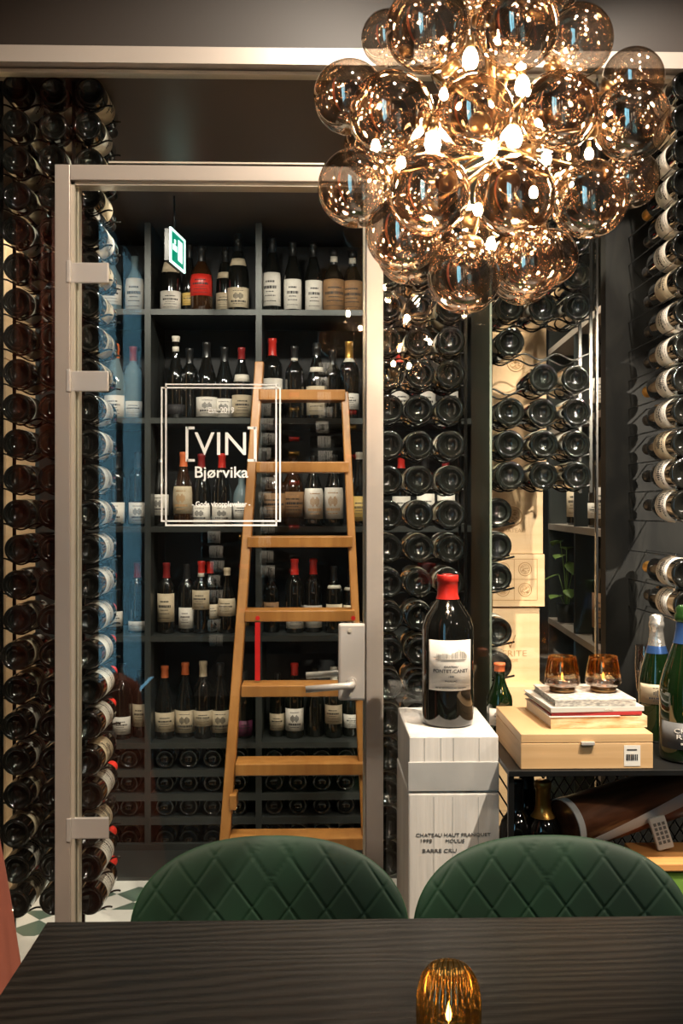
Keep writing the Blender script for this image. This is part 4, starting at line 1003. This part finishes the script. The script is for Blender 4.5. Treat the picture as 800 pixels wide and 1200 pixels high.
# rust curtain in the dining room (mirrored faintly in the partition glass)
pts = []
vs, fs = [], []; n = 90
for i in range(n+1):
    f = i/n; x = XL+.05+.29*f; y = .86+.035*math.sin(f*2*PI*3)
    for z in (.02, 3.22): vs.append((x, y, z))
    for z in (.02, 3.22): vs.append((x, y-.006, z))
for i in range(n):
    a_ = i*4; b_ = a_+4; fs += [(a_, b_, b_+1, a_+1), (a_+2, a_+3, b_+3, b_+2), (a_+1, b_+1, b_+3, a_+3), (a_, a_+2, b_+2, b_)]
fs += [(0, 1, 3, 2), (n*4, n*4+2, n*4+3, n*4+1)]
me = bpy.data.meshes.new('cu'); me.from_pydata(vs, [], fs); me.update(); o = link('hanging_curtain', smooth(me), M['curtain'])
tag(o, 'rust red floor-length curtain hanging by the dining room side wall', 'curtain')

# bottle display posts in the dining room, mirrored faintly in the door glass
for (pi, px, ya, nb, nm) in ((0, 314, 463, 13, 'tallest'), (1, 381, 432, 7, 'shortest'), (2, 255, 612, 9, 'curtain-side')):
    Yp = -1.40; Yv = 2*2.485-Yp; xp = PX(px, Yv)
    ps = empty('bottle_display_post', (xp, Yp-.06, 0), 0, f'slim black display post of sideways bottles mirrored in the door glass, the {nm} one', 'bottle rack')
    box('post', (-.006, -.006, 0), (.006, .006, PZ(ya, Yv)+.06), M['dark'], ps); box('post_foot', (-.12, -.10, 0), (.12, .14, .008), M['dark'], ps)
    for i in range(nb):
        z = PZ(ya+17.2*i, Yv)
        for sx in (-.05, .05): tube('peg', [(sx*.1, .004, z-.042), (sx, .03, z-.0415), (sx, .10, z-.0405)], .003, M['dark'], ps, 6)
        b = lie_bottle((0, 3, 1)[i % 3]); b.rotation_euler = (Matrix.Rotation(PI/2, 4, 'Y') @ Matrix.Rotation(PI/2, 4, 'Z').inverted()).to_euler()
        R3 = Matrix.Rotation(PI/2, 4, 'Y') @ Matrix.Rotation(-PI if False else PI, 4, 'Z'); 
        b.rotation_euler = (Matrix.Rotation(PI/2, 4, 'Y') @ Matrix.Rotation(PI, 4, 'Z')).to_euler(); b.location = (xp-.10, Yp, z)
        tag(b, f'white-labelled bottle lying sideways on the {nm} display post mirrored in the glass, {ORD[i+1]} down', 'wine bottle', 'bottles on the mirrored display posts')
# ------------------------------------------------------------------ light
def area(name, loc, to_, size, power, col=(1, .82, .62), sy=None, spread=None):
    L_ = bpy.data.lights.new(name, 'AREA'); L_.energy = power; L_.size = size; L_.color = col
    if sy: L_.shape = 'RECTANGLE'; L_.size_y = sy
    if spread: L_.spread = math.radians(spread)
    o = bpy.data.objects.new(name, L_); COL.objects.link(o); o.location = loc
    o.rotation_euler = (Vector(to_)-Vector(loc)).to_track_quat('-Z', 'Y').to_euler(); return o
def spot(name, loc, to_, power, deg=60, col=(1, .82, .62), r=.03, blend=.5):
    L_ = bpy.data.lights.new(name, 'SPOT'); L_.energy = power; L_.color = col; L_.spot_size = math.radians(deg); L_.spot_blend = blend; L_.shadow_soft_size = r
    o = bpy.data.objects.new(name, L_); COL.objects.link(o); o.location = loc
    o.rotation_euler = (Vector(to_)-Vector(loc)).to_track_quat('-Z', 'Y').to_euler(); return o
# cellar ceiling spots
for x in (-.75, -.25, .25): spot('cellar_spot', (x, 3.0, 2.46), (x-.03, 4.05, 1.25), 17, 105, (1, .90, .76))
spot('cellar_spot', (.52, 2.72, 2.46), (.62, 3.05, 1.2), 40, 90, (1, .87, .70))
spot('cellar_spot', (.72, 3.55, 2.46), (.85, 3.35, 1.2), 26, 90, (1, .87, .70))  # extra spot added to brighten the side shelf
spot('cellar_spot', (-.30, 2.85, 2.46), (-.66, 2.75, 1.1), 24, 75, (1, .87, .70))  # extra spot added to bring light onto the door-side rack labels
spot('cellar_spot', (.05, 2.85, 2.46), (.25, 2.72, 1.0), 22, 80, (1, .87, .70))
# dining room ceiling spots, then unseen spots added to brighten single things
spot('dining_spot', (1.25, 1.25, 3.2), (.44, 2.25, .9), 300, 46, (1, .87, .70), .02)
spot('dining_spot', (.2, .9, 3.2), (-.35, 2.46, 1.2), 115, 75, (1, .86, .70), .03)
spot('dining_spot', (.75, 1.35, 3.2), (.95, 2.6, 1.4), 110, 60, (1, .87, .72), .03)
spot('dining_spot', (-.6, .2, 3.2), (-1.05, .9, 1.5), 110, 60, (1, .8, .6), .03)  # added so the curtain is bright enough to show in the glass
spot('dining_spot', (1.45, .9, 1.9), (.75, 2.2, .65), 16, 40, (1, .85, .66), .05)  # added below ceiling height to lift the things under the counter
spot('dining_spot', (1.35, .6, 2.05), (.62, 3.0, 1.28), 220, 26, (1, .88, .72), .02)  # added below ceiling height to brighten the pine crates
spot('dining_spot', (-.1, .5, 3.1), (-.3, -1.4, 1.5), 260, 70, (1, .88, .72), .03)  # added so the display posts show up mirrored in the door glass
for (x, y) in ((.9, -.9), (.75, .5)):  # unseen point fills, added for general light and sparkle on the globes
    L_ = bpy.data.lights.new('ceiling_fill', 'POINT'); L_.energy = 9; L_.color = (1, .84, .66); L_.shadow_soft_size = .05
    o = bpy.data.objects.new('ceiling_fill', L_); COL.objects.link(o); o.location = (x, y, 3.1)
wd_ = bpy.data.worlds.new('daylight'); S.world = wd_; wd_.use_nodes = True
bg = wd_.node_tree.nodes['Background']; bg.inputs[0].default_value = (.25, .58, .80, 1); bg.inputs[1].default_value = 2.3

# ------------------------------------------------------------------ camera
cam = bpy.data.cameras.new('camera'); co_ = bpy.data.objects.new('camera', cam); COL.objects.link(co_)
co_.location = (0, 0, CZ); co_.rotation_euler = (PI/2, 0, -TH)
cam.sensor_fit = 'VERTICAL'; cam.sensor_height = 36; cam.lens = 36*F/1200; cam.shift_y = -10/1200; cam.clip_start = .02
S.camera = co_
S.view_settings.view_transform = 'Standard'; S.view_settings.look = 'None'; S.view_settings.gamma = 1; S.view_settings.use_curve_mapping = False
S.view_settings.exposure = 0.7
S.cycles.transparent_max_bounces = 64; S.cycles.max_bounces = 10; S.cycles.glossy_bounces = 8; S.cycles.sample_clamp_indirect = 14; S.cycles.caustics_reflective = True
S.cycles.use_denoising = True
